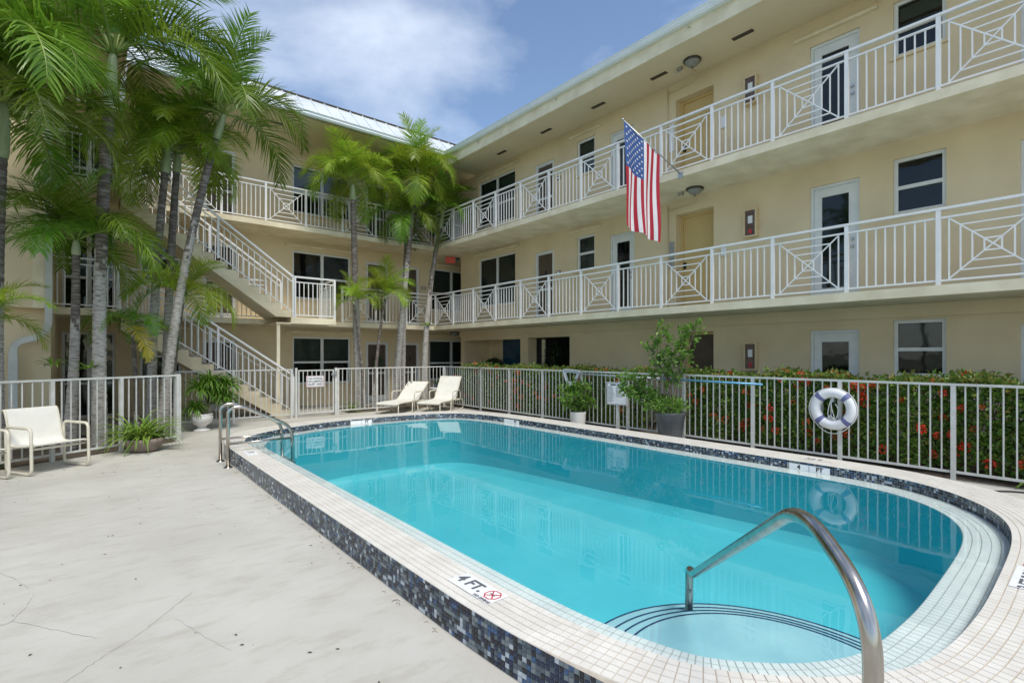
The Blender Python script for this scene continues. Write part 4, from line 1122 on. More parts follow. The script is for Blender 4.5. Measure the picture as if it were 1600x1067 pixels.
def chaise(loc, rz, back_deg, label):
    c = tag(empty('chaise_lounge', loc, rz), label, 'lounger', 'ivory sling loungers by the pool')
    W = 0.31; cb, sb = math.cos(R(back_deg)), math.sin(R(back_deg))
    prof = [(p.x, p.z) for p in smooth_path([(0.0, 0, 0.27), (0.03, 0, 0.30), (0.3, 0, 0.315), (0.7, 0, 0.31), (0.97, 0, 0.32), (1.08, 0, 0.36), (1.08 + 0.35 * cb, 0, 0.36 + 0.35 * sb), (1.08 + 0.68 * cb, 0, 0.36 + 0.68 * sb), (1.08 + 0.73 * cb, 0, 0.355 + 0.70 * sb)], 5)]
    mb = MB(); sheet(mb, prof, -W, W); mb.build('sling', M['sling'], c)
    for s in (-1, 1):
        y = s * (W + 0.015)
        MB().tube([(p[0], y, p[1] - 0.01) for p in prof], 0.016, 8).build('side_rail', M['chairframe'], c)
        MB().tube(fillet([(0.03, y, 0.28), (0.03, y, 0.02), (0.75, y, 0.02), (0.75, y, 0.30)], 0.07), 0.016, 8).build('front_leg', M['chairframe'], c)
        ya = s * (W + 0.05)
        MB().tube(fillet([(0.80, ya, 0.02), (0.80, ya, 0.55), (1.32, ya, 0.55), (1.34, ya, 0.30), (1.52, ya, 0.28), (1.54, ya, 0.02), (1.30, ya, 0.02)], 0.08), 0.016, 8).build('arm_loop', M['chairframe'], c)
        MB().tube([(1.0, y, 0.29), (1.5, ya, 0.29)], 0.014, 8).build('rear_rail', M['chairframe'], c)
    for x, z in ((0.02, 0.255), (0.75, 0.27), (1.5, 0.28), (1.08 + 0.68 * cb, 0.34 + 0.68 * sb)):
        MB().tube([(x, -W - 0.03, z), (x, W + 0.03, z)], 0.014, 8).build('cross_bar', M['chairframe'], c)
    return c
chaise((6.00, 12.30, 0), R(31), 38, 'left ivory sling lounger with its back half reclined')
chaise((6.95, 11.80, 0), R(33), 56, 'right ivory sling lounger with its back raised higher')
tb = tag(empty('side_table', (7.95, 13.02, 0)), 'small white side table behind the right lounger', 'table')
MB().lathe([(0, 0.60), (0.21, 0.60), (0.215, 0.585), (0.21, 0.57), (0, 0.57)], 24).build('table_top', M['signwhite'], tb)
for k in range(4):
    a = R(45 + 90 * k); MB().tube([(0.15 * math.cos(a), 0.15 * math.sin(a), 0.57), (0.18 * math.cos(a), 0.18 * math.sin(a), 0)], 0.013, 8).build('leg', M['chairframe'], tb)

# ------------------------------------------------------------------ foliage builders
def leaf(mb, p, d, up, L, w, mi=0, fold=0.25):
    d = d.normalized(); s = d.cross(up)
    if s.length < 1e-3: s = d.orthogonal()
    s.normalize(); n = s.cross(d)
    m = p + d * (L * 0.5); e = p + d * L - n * (L * 0.12)
    a, b = m + s * (w / 2) + n * (w * fold), m - s * (w / 2) + n * (w * fold)
    mb.face([p, a, e], mi); mb.face([p, e, b], mi)
def rand_dir(rng, up=0.2):
    while True:
        v = Vector((rng.uniform(-1, 1), rng.uniform(-1, 1), rng.uniform(-1, 1)))
        if 0.05 < v.length < 1: break
    v.normalize(); v.z += up; return v.normalized()
def strap_clump(mb, n, L, w, rng, lo=35, hi=85, droop=1.3, seg=6):
    for i in range(n):
        az = rng.uniform(0, 2 * math.pi); el = R(rng.uniform(lo, hi)); l_ = L * rng.uniform(0.65, 1.1)
        p = Vector((math.cos(az) * 0.05, math.sin(az) * 0.05, rng.uniform(0, 0.05))); pts = [p.copy()]
        dr = droop * rng.uniform(0.7, 1.3)
        for k in range(seg):
            e = el - dr * ((k + 0.5) / seg) ** 1.2 * 1.6
            p = p + Vector((math.cos(az) * math.cos(e), math.sin(az) * math.cos(e), math.sin(e))) * (l_ / seg); pts.append(p.copy())
        s = Vector((-math.sin(az), math.cos(az), 0)); nn = Vector((0, 0, 1))
        for k in range(seg):
            wa = w * (1 - (k / seg) ** 2.2) * (0.6 + 0.4 * min(1, k / 1.5)); wb = w * (1 - ((k + 1) / seg) ** 2.2)
            for sg_ in (1, -1):
                mb.face([pts[k], pts[k + 1], pts[k + 1] + s * (sg_ * wb / 2) + nn * (wb * 0.22), pts[k] + s * (sg_ * wa / 2) + nn * (wa * 0.22)][::sg_])

# palm fronds, shared between the palms
def frond_mesh(seed, el0, droop, L, leafL, lw, nleaf, m, hang, stem=0.13):
    rng = random.Random(seed); mb = MB()
    N = 18; pts = []; tang = []; p = Vector((0, 0, 0)); side_bend = rng.uniform(-0.12, 0.12)
    for k in range(N + 1):
        t = k / N; e = R(el0) - R(droop) * t ** 1.35
        d = Vector((math.cos(e), side_bend * t, math.sin(e))).normalized()
        pts.append(p.copy()); tang.append(d); p = p + d * (L / N)
    mb.tube(pts, [0.0095 * (1 - 0.8 * k / N) + 0.001 for k in range(N + 1)], 6, 1)
    Y = Vector((0, 1, 0)); G = Vector((0, 0, -1))
    for s in (1, -1):
        for i in range(nleaf):
            t = stem + (1 - stem) * (i + rng.uniform(-0.3, 0.3)) / nleaf
            t = min(max(t, stem), 0.995); k = min(int(t * N), N - 1); f = t * N - k
            P = pts[k].lerp(pts[k + 1], f); T = tang[k].lerp(tang[k + 1], f).normalized()
            U = T.cross(Y).normalized(); U = -U if U.z < 0 and abs(T.z) < 0.95 else U
            S = U.cross(T).normalized() * s
            if S.y * s < 0: S = -S
            u = (t - stem) / (1 - stem)
            l_ = leafL * (0.55 + 0.45 * math.sin(math.pi * min(1, u * 0.9 + 0.18))) * (1 - 0.45 * u ** 3) * rng.uniform(0.88, 1.08)
            fwd = 0.5 + 0.75 * u + rng.uniform(-0.2, 0.2); lift = (0.42 - 0.25 * u) + rng.uniform(-0.38, 0.34)
            d = (S + T * fwd + U * lift).normalized()
            w = lw * (0.85 + 0.3 * rng.random()) * (1 - 0.35 * u)
            q = P.copy(); prev = None; segs = 4; hg = hang * rng.uniform(0.35, 1.45)
            for a in range(segs + 1):
                wv = (T - d * T.dot(d))
                wv = wv.normalized() if wv.length > 1e-3 else U
                ww = w * (0.55, 1.0, 0.85, 0.55, 0.06)[a] / 2
                cur = (q + wv * ww, q - wv * ww)
                if prev: mb.face([prev[0], prev[1], cur[1], cur[0]], 0)
                prev = cur
                q = q + d * (l_ / segs); d = (d + G * (hg * (0.22 + 0.30 * a / segs))).normalized()
    return mb.mesh('frond', [m, M['rachis']])
FV = {}
def fronds(kind):
    if kind in FV: return FV[kind]
    m = {'g': M['frond'], 'l': M['frondlight'], 'y': M['frondyellow']}[kind]
    out = {}
    out['up'] = [frond_mesh(11 + i, 82 - 5 * i, 50 + 12 * i, 1.0, 0.34, 0.0150, 58, m, 0.34) for i in range(4)]
    out['mid'] = [frond_mesh(31 + i, 62 - 6 * i, 112 + 9 * i, 1.0, 0.42, 0.0150, 62, m, 0.66) for i in range(5)]
    out['low'] = [frond_mesh(61 + i, 34 - 9 * i, 112 + 4 * i, 1.0, 0.42, 0.0150, 62, m, 0.90) for i in range(5)]
    FV[kind] = out; return out
def palm(label, base, crown, r0, r1, FL, counts, kind='g', shaft=0.0, seed=1, bulge=1.5, dark=0.45, group='palm trees round the pool', fl_up=1.0, az0=None):
    rng = random.Random(seed)
    base, crown = Vector(base), Vector(crown)
    root = tag(empty('palm_tree', base), label, 'palm tree', group)
    top = crown - base; N = max(12, int(top.length / 0.07))
    bend = Vector((rng.uniform(-1, 1), rng.uniform(-1, 1), 0)) * 0.05 * top.length * 0.5
    def axis(t):
        q = Vector((top.x * (0.35 * t + 0.65 * t * t), top.y * (0.35 * t + 0.65 * t * t), top.z * t)); return q + bend * math.sin(math.pi * t) * 0.5
    tsh = max(0.0, 1 - shaft / max(0.1, top.length))
    pts, rs = [], []
    for k in range(N + 1):
        t = tsh * k / N
        pts.append(axis(t)); fl = 1 + (bulge - 1) * math.exp(-t * 9)
        rs.append((r0 + (r1 - r0) * t) * fl * (1 + (0.045 if k % 2 else -0.03) + rng.uniform(-0.015, 0.015)))
    a = MB().tube(pts, rs, 12)
    for k in range(N):
        for f in range(12):
            prob = (k / N - (1 - dark)) / 0.16 + 0.5
            a.mi[k * 12 + f] = 1 if rng.random() * 0.5 + 0.25 + 0.25 * math.sin(f * 1.1 + k * 0.3) < prob else 0
    a.build('trunk', [M['trunk'], M['trunkdark']], root)
    if shaft > 0:
        sp = [axis(tsh + (1 - tsh) * k / 8) for k in range(9)]
        MB().tube(sp, [r1 * q for q in (1.12, 1.28, 1.3, 1.24, 1.16, 1.08, 0.98, 0.85, 0.6)], 12).build('crownshaft', M['shaft'], root)
    fv = fronds(kind); ang = rng.uniform(0, 6.28)
    for cls in ('up', 'mid', 'low'):
        for i in range(counts[cls]):
            ang += 2.399963 + rng.uniform(-0.25, 0.25)
            me_ = rng.choice(fv[cls]); sc = FL * rng.uniform(0.86, 1.1) * (fl_up if cls == 'up' else 1.0)
            c = axis(1.0) + Vector((math.cos(ang), math.sin(ang), 0)) * r1 * 0.4
            put('frond', me_, root, c, 0, rot=(rng.uniform(-0.12, 0.12), rng.uniform(-0.10, 0.10), ang), scale=(sc, sc, sc))
    return root
def gp(px, Y): return (on_y(px, Y), Y, 0.0)
FULL = dict(up=5, mid=10, low=7); MEDC = dict(up=4, mid=8, low=6); SMALL = dict(up=3, mid=5, low=4)
palm('tallest palm with pale crownshaft rising past the top left of the picture', gp(156, 10.95), at(177, 85, 10.8), 0.10, 0.08, 2.25, dict(up=5, mid=6, low=2), 'g', 1.0, 3, 1.25, 0.45)
palm('leaning palm with long curved grey trunk in front of the stairs', gp(252, 11.5), at(350, 178, 11.4), 0.085, 0.06, 1.95, dict(up=5, mid=8, low=4), 'g', 0.55, 5, 1.3, 0.35)
palm('shorter palm left of a close pair between the tall palms', gp(236, 12.2), at(262, 232, 12.1), 0.085, 0.06, 1.7, dict(up=4, mid=7, low=4), 'l', 0.5, 7, 1.2, 0.4)
palm('shorter palm right of a close pair between the tall palms', gp(258, 12.5), at(278, 240, 12.4), 0.085, 0.06, 1.65, dict(up=3, mid=7, low=4), 'l', 0.4, 9, 1.2, 0.45)
palm('palm at the left edge with green shaft and arching fronds', gp(-6, 10.3), at(5, 160, 10.2), 0.10, 0.075, 1.9, FULL, 'g', 0.8, 13, 1.2, 0.4)
palm('low slender palm with dark drooping fronds before the left balcony', gp(108, 11.2), at(119, 375, 11.0), 0.085, 0.05, 1.55, MEDC, 'g', 0.25, 15, 1.5, 0.35, fl_up=0.8)
palm('small yellow green palm below the stair flight', gp(264, 11.9), at(287, 462, 11.8), 0.06, 0.035, 1.15, dict(up=3, mid=5, low=3), 'l', 0.15, 17, 1.2, 0.8)
palm('small palm with one yellowing frond hanging among the left trunks', gp(214, 11.7), at(206, 508, 11.6), 0.05, 0.03, 0.95, dict(up=1, mid=3, low=3), 'g', 0.1, 19, 1.2, 0.8)
palm('palm mostly out of frame whose fronds fill the upper left corner', gp(-45, 9.6), at(-30, 70, 9.5), 0.11, 0.08, 2.0, SMALL, 'g', 0.8, 23, 1.2, 0.3)
palm('small low palm mostly out of frame at the left edge', gp(-30, 9.9), at(-32, 500, 9.8), 0.06, 0.04, 0.95, SMALL, 'l', 0.1, 29, 1.2, 0.6)
palm('palm with silver trunk nearest the stair landing at the far fence', gp(562, 14.05), at(551, 288, 13.9), 0.115, 0.07, 1.62, dict(up=5, mid=12, low=4), 'l', 0.45, 31, 1.25, 0.42, fl_up=1.05)
palm('palm with pale green shaft in the middle of the far group', gp(617, 14.2), at(652, 275, 14.1), 0.105, 0.07, 1.68, dict(up=5, mid=11, low=4), 'l', 0.8, 37, 1.3, 0.35)
palm('shorter palm with drooping crown behind the middle far palm', gp(629, 14.45), at(636, 340, 14.4), 0.085, 0.055, 1.5, dict(up=2, mid=6, low=6), 'g', 0.4, 41, 1.2, 0.4)
palm('rightmost far palm leaning toward the building corner', gp(663, 14.1), at(693, 330, 14.3), 0.105, 0.06, 1.45, dict(up=4, mid=9, low=4), 'g', 0.6, 43, 1.6, 0.35)
palm('small bright green palm between the far trunks', gp(584, 13.75), at(603, 462, 13.8), 0.05, 0.035, 1.15, dict(up=4, mid=6, low=2), 'l', 0.1, 47, 1.2, 0.8)
palm('thin bright palm beside the silver trunk at the landing', gp(570, 13.7), at(552, 470, 13.7), 0.045, 0.03, 0.95, dict(up=2, mid=4, low=2), 'l', 0.1, 53, 1.2, 0.8)
palm('palm outside the left edge reflected in the right wing windows', (-3.4, 4.6, 0), (-3.3, 4.7, 5.6), 0.11, 0.07, 1.9, MEDC, 'g', 0.6, 61, 1.3, 0.4)
palm('second palm outside the left edge reflected in the right wing windows', (-3.6, 6.9, 0), (-3.5, 6.8, 6.6), 0.11, 0.07, 1.9, MEDC, 'g', 0.6, 67, 1.3, 0.4)
yf = tag(put('palm_frond', frond_mesh(77, 5, 80, 0.95, 0.28, 0.026, 34, M['frondyellow'], 0.5), None, at(196, 505, 11.45), 0, rot=(0, R(25), R(-60))), 'yellow dead frond hanging low among the left trunks', 'frond')

# hedge with red ixora heads
def flower_mesh(seed, m):
    rng = random.Random(seed); mb = MB()
    for i in range(34):
        v = rand_dir(rng, 0.3); p = v * rng.uniform(0.022, 0.034)
        leaf(mb, p, v + rand_dir(rng, 0) * 0.9, Vector((0, 0, 1)), 0.024, 0.017)
    return mb.mesh('flower_head', m)
FLR = [flower_mesh(i, M['flower']) for i in range(3)]; FLO = [flower_mesh(9 + i, M['flowero']) for i in range(3)]
def hedge(y0, y1, x0, x1, h, nleaf, nfl, reds, label, seed):
    rng = random.Random(seed)
    cy = (y0 + y1) / 2; cx = (x0 + x1) / 2
    root = tag(empty('hedge', (cx, cy, 0)), label, 'hedge', 'flowering hedges behind the long fence')
    mb = MB(); L = y1 - y0; Wd = x1 - x0
    def height(y): return h * (1 + 0.035 * math.sin(y * 3.1 + seed) + 0.025 * math.sin(y * 7.7))
    for i in range(nleaf):
        y = rng.uniform(-L / 2, L / 2); r = rng.random()
        bulge = 0.06 * math.sin(y * 4.3) + 0.04 * math.sin(y * 9.1 + 1)
        if r < 0.58:     # pool face
            z = rng.uniform(0.08, 1.0) * height(y); x = -Wd / 2 + abs(rng.gauss(0, 0.08)) - bulge - rng.random() * 0.04; out = Vector((-1, 0, 0.25))
            if z < 0.25 and rng.random() < 0.45: continue
        elif r < 0.9:    # top
            z = height(y) - abs(rng.gauss(0, 0.05)) + (0.10 * rng.random() if rng.random() < 0.15 else 0); x = rng.uniform(-Wd / 2, Wd / 2); out = Vector((-0.2, 0, 1))
        else:
            z = rng.uniform(0.1, 1.0) * height(y); x = rng.uniform(-Wd / 2, Wd / 2); out = Vector((0, 0, 0.5))
        tip = z > height(y) - 0.10
        mi = 1 if (tip and rng.random() < 0.42) or rng.random() < 0.05 else (2 if rng.random() < 0.2 else 0)
        d = (out * 0.6 + rand_dir(rng, 0.1)).normalized()
        leaf(mb, Vector((x, y, z)), d, rand_dir(rng, 0.8), rng.uniform(0.06, 0.10), rng.uniform(0.036, 0.056), mi)
    stuff(mb.build('leaves', [M['leafC'], M['leafD'], M['leafA']], root))
    tw = MB()
    for i in range(int(L * 14)):
        y = rng.uniform(-L / 2, L / 2); x = rng.uniform(-Wd * 0.3, Wd * 0.3)
        tw.tube([(x, y, 0), (x + rng.uniform(-0.08, 0.08), y + rng.uniform(-0.1, 0.1), 0.5), (x + rng.uniform(-0.15, 0.15), y + rng.uniform(-0.2, 0.2), h * 0.92)], [0.012, 0.008, 0.004], 5)
    stuff(tw.build('twigs', M['twig'], root))
    for i in range(nfl):
        y = rng.uniform(-L / 2, L / 2)
        if rng.random() < 0.8: x = -Wd / 2 - 0.07 - 0.06 * math.sin(y * 4.3); z = rng.uniform(0.18, 0.98) * h
        else: x = rng.uniform(-Wd / 2, 0.1); z = height(y) + 0.02
        put('flower_head', rng.choice(FLR if rng.random() < reds else FLO), root, (x, y, z), 0, rot=(rng.uniform(-1, 1), rng.uniform(-1.4, 0.2), rng.uniform(0, 6)), scale=rng.uniform(0.8, 1.7))
hedge(-1.6, 5.15, 8.66, 9.35, 1.22, 30000, 95, 0.8, 'flowering hedge with bright red heads behind the life ring', 3)
hedge(6.15, 12.9, 8.66, 9.30, 1.20, 24000, 55, 0.25, 'flowering hedge with orange heads right of the loungers', 6)

def bush(root, name, n, cen, rad, L, w, mats, seed, shell=0.55, cond=None):
    rng = random.Random(seed); mb = MB()
    for i in range(n):
        v = rand_dir(rng, 0); r = rng.uniform(shell, 1.0) ** 0.7
        lump = 1 + 0.22 * math.sin(v.x * 5 + seed) * math.cos(v.y * 4 + v.z * 3)
        p = Vector((cen[0] + v.x * rad[0] * r * lump, cen[1] + v.y * rad[1] * r * lump, cen[2] + v.z * rad[2] * r * lump))
        leaf(mb, p, (v + rand_dir(rng, 0.2)).normalized(), rand_dir(rng, 0.9), L * rng.uniform(0.7, 1.2), w * rng.uniform(0.7, 1.2), rng.randrange(len(mats)))
    return mb
def branchy_plant(root, stems, leaves, L, w, mats, seed, name='crown'):
    """stems: list of polylines; leaves scattered in sprays round the outer twigs"""
    rng = random.Random(seed); tw = MB(); lf = MB()
    for pts, dens in stems:
        pts = [Vector(p) for p in pts]; sp = smooth_path(pts, 6)
        tw.tube(sp, [0.016 * (1 - 0.8 * i / len(sp)) + 0.002 for i in range(len(sp))], 6)
        for k in range(len(sp) // 3, len(sp)):
            for b in range(dens):
                d = rand_dir(rng, 0.55); ln = rng.uniform(0.08, 0.26)
                e = sp[k] + d * ln; tw.tube([sp[k], e], [0.004, 0.0015], 4)
                for i in range(leaves):
                    f = rng.uniform(0.3, 1.0); p = sp[k].lerp(e, f)
                    leaf(lf, p, (d * 0.6 + rand_dir(rng, 0.2)).normalized(), rand_dir(rng, 0.9), L * rng.uniform(0.7, 1.2), w * rng.uniform(0.75, 1.2), 1 if (k > len(sp) * 0.75 and rng.random() < 0.6) else 0)
    tw.build('stems', M['twig'], root); stuff(lf.build(name, mats, root))

# charcoal pot with the tall shrub
dp = tag(empty('potted_shrub', (8.03, 5.16, 0)), 'tall leafy shrub in a tapered charcoal pot beside the rules sign', 'potted plant')
MB().lathe([(0, 0), (0.17, 0), (0.185, 0.02), (0.265, 0.52), (0.275, 0.55), (0.262, 0.562), (0.245, 0.55), (0.24, 0.5), (0, 0.5)], 32).build('pot', M['darkpot'], dp)
MB().lathe([(0, 0.515), (0.24, 0.515)], 20).build('soil', M['soil'], dp)
stems = [([(0.0, 0, 0.5), (0.02, 0.02, 1.0), (0.0, 0.05, 1.5), (-0.05, 0.1, 1.95)], 3), ([(0.02, 0, 0.5), (0.1, -0.08, 1.1), (0.22, -0.2, 1.6), (0.33, -0.3, 2.05)], 3), ([(0, 0.02, 0.9), (-0.1, 0.2, 1.3), (-0.1, 0.34, 1.75)], 3),
         ([(-0.02, 0, 0.5), (-0.1, 0.2, 0.75), (-0.22, 0.5, 0.98), (-0.3, 0.78, 1.16)], 4), ([(0, 0.02, 0.5), (-0.16, 0.3, 0.65), (-0.2, 0.6, 0.82), (-0.22, 0.8, 0.9)], 4), ([(0, -0.02, 0.55), (0.08, -0.12, 1.4), (0.18, -0.1, 2.0)], 3), ([(0, 0, 1.0), (-0.05, 0.18, 1.45), (-0.12, 0.22, 2.0)], 2)]
branchy_plant(dp, stems, 8, 0.085, 0.042, [M['leafA'], M['leafB']], 5)
u = bush(dp, 'base', 1100, (0, 0.05, 0.68), (0.33, 0.36, 0.17), 0.06, 0.028, [0, 0, 1], 8, 0.2); u.mi = [min(m, 1) for m in u.mi]
stuff(u.build('undergrowth', [M['leafB'], M['leafA']], dp))
# white pot with round bush
wp = tag(empty('potted_shrub', (8.08, 7.45, 0)), 'bushy green shrub in a small white pot under the skimmer net', 'potted plant')
MB().lathe([(0, 0), (0.14, 0), (0.15, 0.02), (0.175, 0.34), (0.18, 0.36), (0.165, 0.36), (0.16, 0.32), (0, 0.32)], 28).build('pot', M['whitepot'], wp)
stems = [([(0, 0, 0.3), (0.1 * math.cos(a), 0.1 * math.sin(a), 0.55), (0.28 * math.cos(a), 0.28 * math.sin(a), 0.55 + 0.28 * (k % 3) / 2)], 3) for k, a in enumerate([i * 0.9 for i in range(9)])]
stems += [([(0, 0, 0.3), (0.03, 0.02, 0.7), (0.05, 0.04, 0.9)], 4), ([(0, 0, 0.3), (0, 0.12, 0.6), (-0.05, 0.16, 0.82)], 4)]
branchy_plant(wp, stems, 8, 0.085, 0.042, [M['leafA'], M['leafB']], 15)
# white urn with spiky foliage
ur = tag(empty('potted_plant', (1.80, 12.22, 0)), 'white footed urn with mop headed strap leaves by the left gate fence', 'potted plant')
MB().lathe([(0, 0), (0.15, 0), (0.155, 0.03), (0.10, 0.05), (0.075, 0.085), (0.09, 0.11), (0.17, 0.17), (0.20, 0.24), (0.205, 0.30), (0.19, 0.33), (0.20, 0.345), (0.195, 0.36), (0.175, 0.355), (0.17, 0.3), (0, 0.3)], 30).build('urn', M['urn'], ur)
rg = random.Random(5)
for k in range(3):
    a = 2.1 * k; MB().tube([(0.12 * math.cos(a), 0.12 * math.sin(a), 0.24), (0.19 * math.cos(a), 0.19 * math.sin(a), 0.24)], 0.03, 8).build('boss', M['urn'], ur)
for (hx, hy, hz, n, L) in ((-0.12, 0.0, 0.46, 110, 0.32), (0.16, 0.05, 1.0, 150, 0.38), (0.48, 0.12, 0.92, 150, 0.38), (0.42, -0.02, 0.64, 130, 0.36), (-0.02, 0.1, 0.86, 150, 0.38), (0.28, 0.1, 0.78, 130, 0.36)):
    MB().tube([(0.02, 0, 0.3), (hx * 0.5, hy * 0.5, hz * 0.7), (hx, hy, hz)], [0.018, 0.015, 0.012], 8).build('stem', M['twig'], ur)
    mb = MB(); strap_clump(mb, n, L, 0.036, rg, -20, 80, 0.9, 4); mb.build('leaf_head', M['leafB'] if hz > 0.7 else M['leafA'], ur, (hx, hy, hz))
# strap leaved lily in a bowl
ly = tag(empty('potted_plant', (0.70, 10.25, 0)), 'fountain of bright strap leaves in a weathered bowl by the left fence', 'potted plant')
MB().lathe([(0, 0), (0.15, 0), (0.22, 0.06), (0.27, 0.16), (0.28, 0.22), (0.26, 0.225), (0.25, 0.18), (0, 0.17)], 26).build('bowl', M['bowl'], ly)
for k, (n, L) in enumerate(((60, 0.75), (40, 0.62), (40, 0.66))):
    mb = MB(); strap_clump(mb, n, L, 0.036, rg, 25, 85, 1.15, 7); mb.build('leaf_clump', M['strap'], ly, (0.1 * (k - 1), 0.06 * (k % 2), 0.17))
# dark agave on the side table
ag = tag(empty('potted_plant', (7.95, 13.02, 0.601)), 'small dark spiky plant on the side table', 'potted plant')
MB().lathe([(0, 0), (0.07, 0), (0.09, 0.10), (0.08, 0.10), (0, 0.085)], 16).build('pot', M['darkpot'], ag)
mb = MB(); strap_clump(mb, 34, 0.26, 0.04, rg, 10, 80, 0.25, 3); mb.build('leaf_clump', M['leafdark'], ag, (0, 0, 0.08))
# lobby plants
for (x, y, hgt, lab, seed) in ((10.9, 11.05, 1.7, 'tall dark plant inside the right lobby recess', 3), (10.98, 14.15, 0.75, 'round dark plant inside the left lobby recess', 4)):
    pl = tag(empty('potted_plant', (x, y, 0)), lab, 'potted plant')
    MB().lathe([(0, 0), (0.16, 0), (0.22, 0.42), (0.20, 0.42), (0, 0.38)], 20).build('pot', M['darkpot'], pl)
    if seed == 3:
        for k in range(5):
            mb = MB(); strap_clump(mb, 40, 0.6, 0.05, rg, 0, 80, 1.0, 5); mb.build('leaf_head', M['leafdark'], pl, (rg.uniform(-0.1, 0.1), rg.uniform(-0.35, 0.35), 0.7 + 0.26 * k))
        MB().tube([(0, 0, 0.38), (0, 0, 1.75)], 0.03, 8).build('stem', M['twig'], pl)
    else:
        stuff(bush(pl, 'b', 700, (0, 0.0, 1.2), (0.25, 0.3, 0.2), 0.12, 0.06, [0], 3, 0.2).build('crown', M['leafdark'], pl))
        MB().tube([(0, 0, 0.38), (0, 0, 1.0)], 0.03, 8).build('stem', M['twig'], pl)
        MB().tube([(0, 0.02, 1.2), (0.0, -0.02, 1.75)], [0.012, 0.004], 6).build('spike', M['leafdark'], pl)
# low plants in the beds
for i, (x, y, n, L, lab) in enumerate(((-1.15, 10.15, 26, 0.55, 'dark strap plant behind the sling chair at the left edge'), (0.1, 11.3, 24, 0.5, 'low strap plant at the foot of the tallest palm'), (5.6, 13.6, 22, 0.45, 'low grassy plant behind the far fence near the latch post'), (0.95, 11.9, 24, 0.5, 'low strap plant at the foot of the leaning palm'), (8.7, 0.55, 24, 0.4, 'low strap plant at the fence foot on the right edge'))):
    b_ = tag(empty('bed_plant', (x, y, 0)), lab, 'plant')
    mb = MB(); strap_clump(mb, n, L, 0.035, rg, 20, 85, 1.0, 5); mb.build('leaf_clump', M['leafdark' if i == 0 else 'strap'], b_)
for (px, py, Y, lab) in ((228, 560, 11.45, 'yellow green bromeliad growing on the leaning palm trunk'), (83, 572, 11.1, 'bromeliad on the slender palm trunk at left'), (140, 578, 10.85, 'bromeliad on the tallest palm trunk'), (667, 509, 14.0, 'small fern tuft growing on the rightmost far palm trunk')):
    b_ = tag(empty('bromeliad', at(px, py, Y)), lab, 'plant')
    mb = MB(); strap_clump(mb, 14, 0.24, 0.05, rg, 5, 80, 0.8, 4); mb.build('leaf_clump', M['strap'], b_)

# ------------------------------------------------------------------ flag
fl = tag(empty('flag', (XRAIL - 0.06, 5.53, 5.13)), 'United States flag hanging from an angled pole on the third floor gallery', 'flag')
tip = Vector((7.66, 5.93, 5.98)) - Vector(fl.location)
MB().tube([(0, 0, 0.02), tip], [0.014, 0.012], 10).build('pole', M['alu'], fl)
MB().lathe([(0, -0.02), (0.022, -0.005), (0.022, 0.01), (0, 0.028)], 12, tuple(tip)).build('finial', M['alu'], fl)
MB().box(-0.02, -0.0, -0.05, 0.05, -0.06, 0.06).build('bracket', M['alu'], fl)
pdir = tip.normalized(); hoist = 0.98; fly = 1.85
def fpos(s, t):
    """s: 0 at the tip end of the hoist .. 1 near the bracket, t: 0 at the pole .. 1 at the free end"""
    p = tip - pdir * (0.03 + hoist * s)
    shrink = 1 - 0.12 * t
    h = Vector((pdir.x, pdir.y, 0))
    p = Vector((p.x, p.y, p.z)) - h * (0) + h * ((s - 0.5) * hoist * (1 - shrink)) 
    p.z -= 0.012 + fly * t * (1.0 - 0.03 * s)
    p.z += pdir.z * hoist * (s - 0.5) * t * 0.35
    wv = Vector((-h.y, h.x, 0)).normalized()
    p += wv * (0.05 * math.sin(s * 13 + t * 1.5) * (0.25 + t) + 0.04 * math.sin(t * 5 + s * 4) * t)
    return p
cl = MB(); NS, NT = 39, 40
for i in range(NS):
    for j in range(NT):
        s0, s1, t0, t1 = i / NS, (i + 1) / NS, j / NT, (j + 1) / NT
        stripe = int(s0 * 13 + 1e-6)
        canton = stripe < 7 and t0 < 0.425 - 1e-6
        mi = 2 if canton else (0 if stripe % 2 == 0 else 1)
        cl.face([fpos(s0, t0), fpos(s1, t0), fpos(s1, t1), fpos(s0, t1)], mi, True)
cl.build('cloth', [M['flagred'], M['flagwhite'], M['flagblue']], fl)
stm = MB()
for r in range(9):
    for c in range(6 if r % 2 == 0 else 5):
        s = (r + 1) / 10 * 7 / 13; t = ((c * 2 + (1 if r % 2 == 0 else 2)) / 12) * 0.425
        for sg_ in (1, -1):
            cpt = fpos(s, t); du = (fpos(s + 0.01, t) - fpos(s - 0.01, t)).normalized(); dv = (fpos(s, t + 0.01) - fpos(s, t - 0.01)).normalized()
            nn = du.cross(dv).normalized() * 0.003 * sg_
            poly = []
            for k in range(10):
                a = math.pi * k / 5; rr = 0.027 if k % 2 == 0 else 0.011
                poly.append(cpt + nn + du * (rr * math.sin(a)) - dv * (rr * math.cos(a)))
            stm.face(poly)
stm.build('stars', M['flagwhite'], fl)

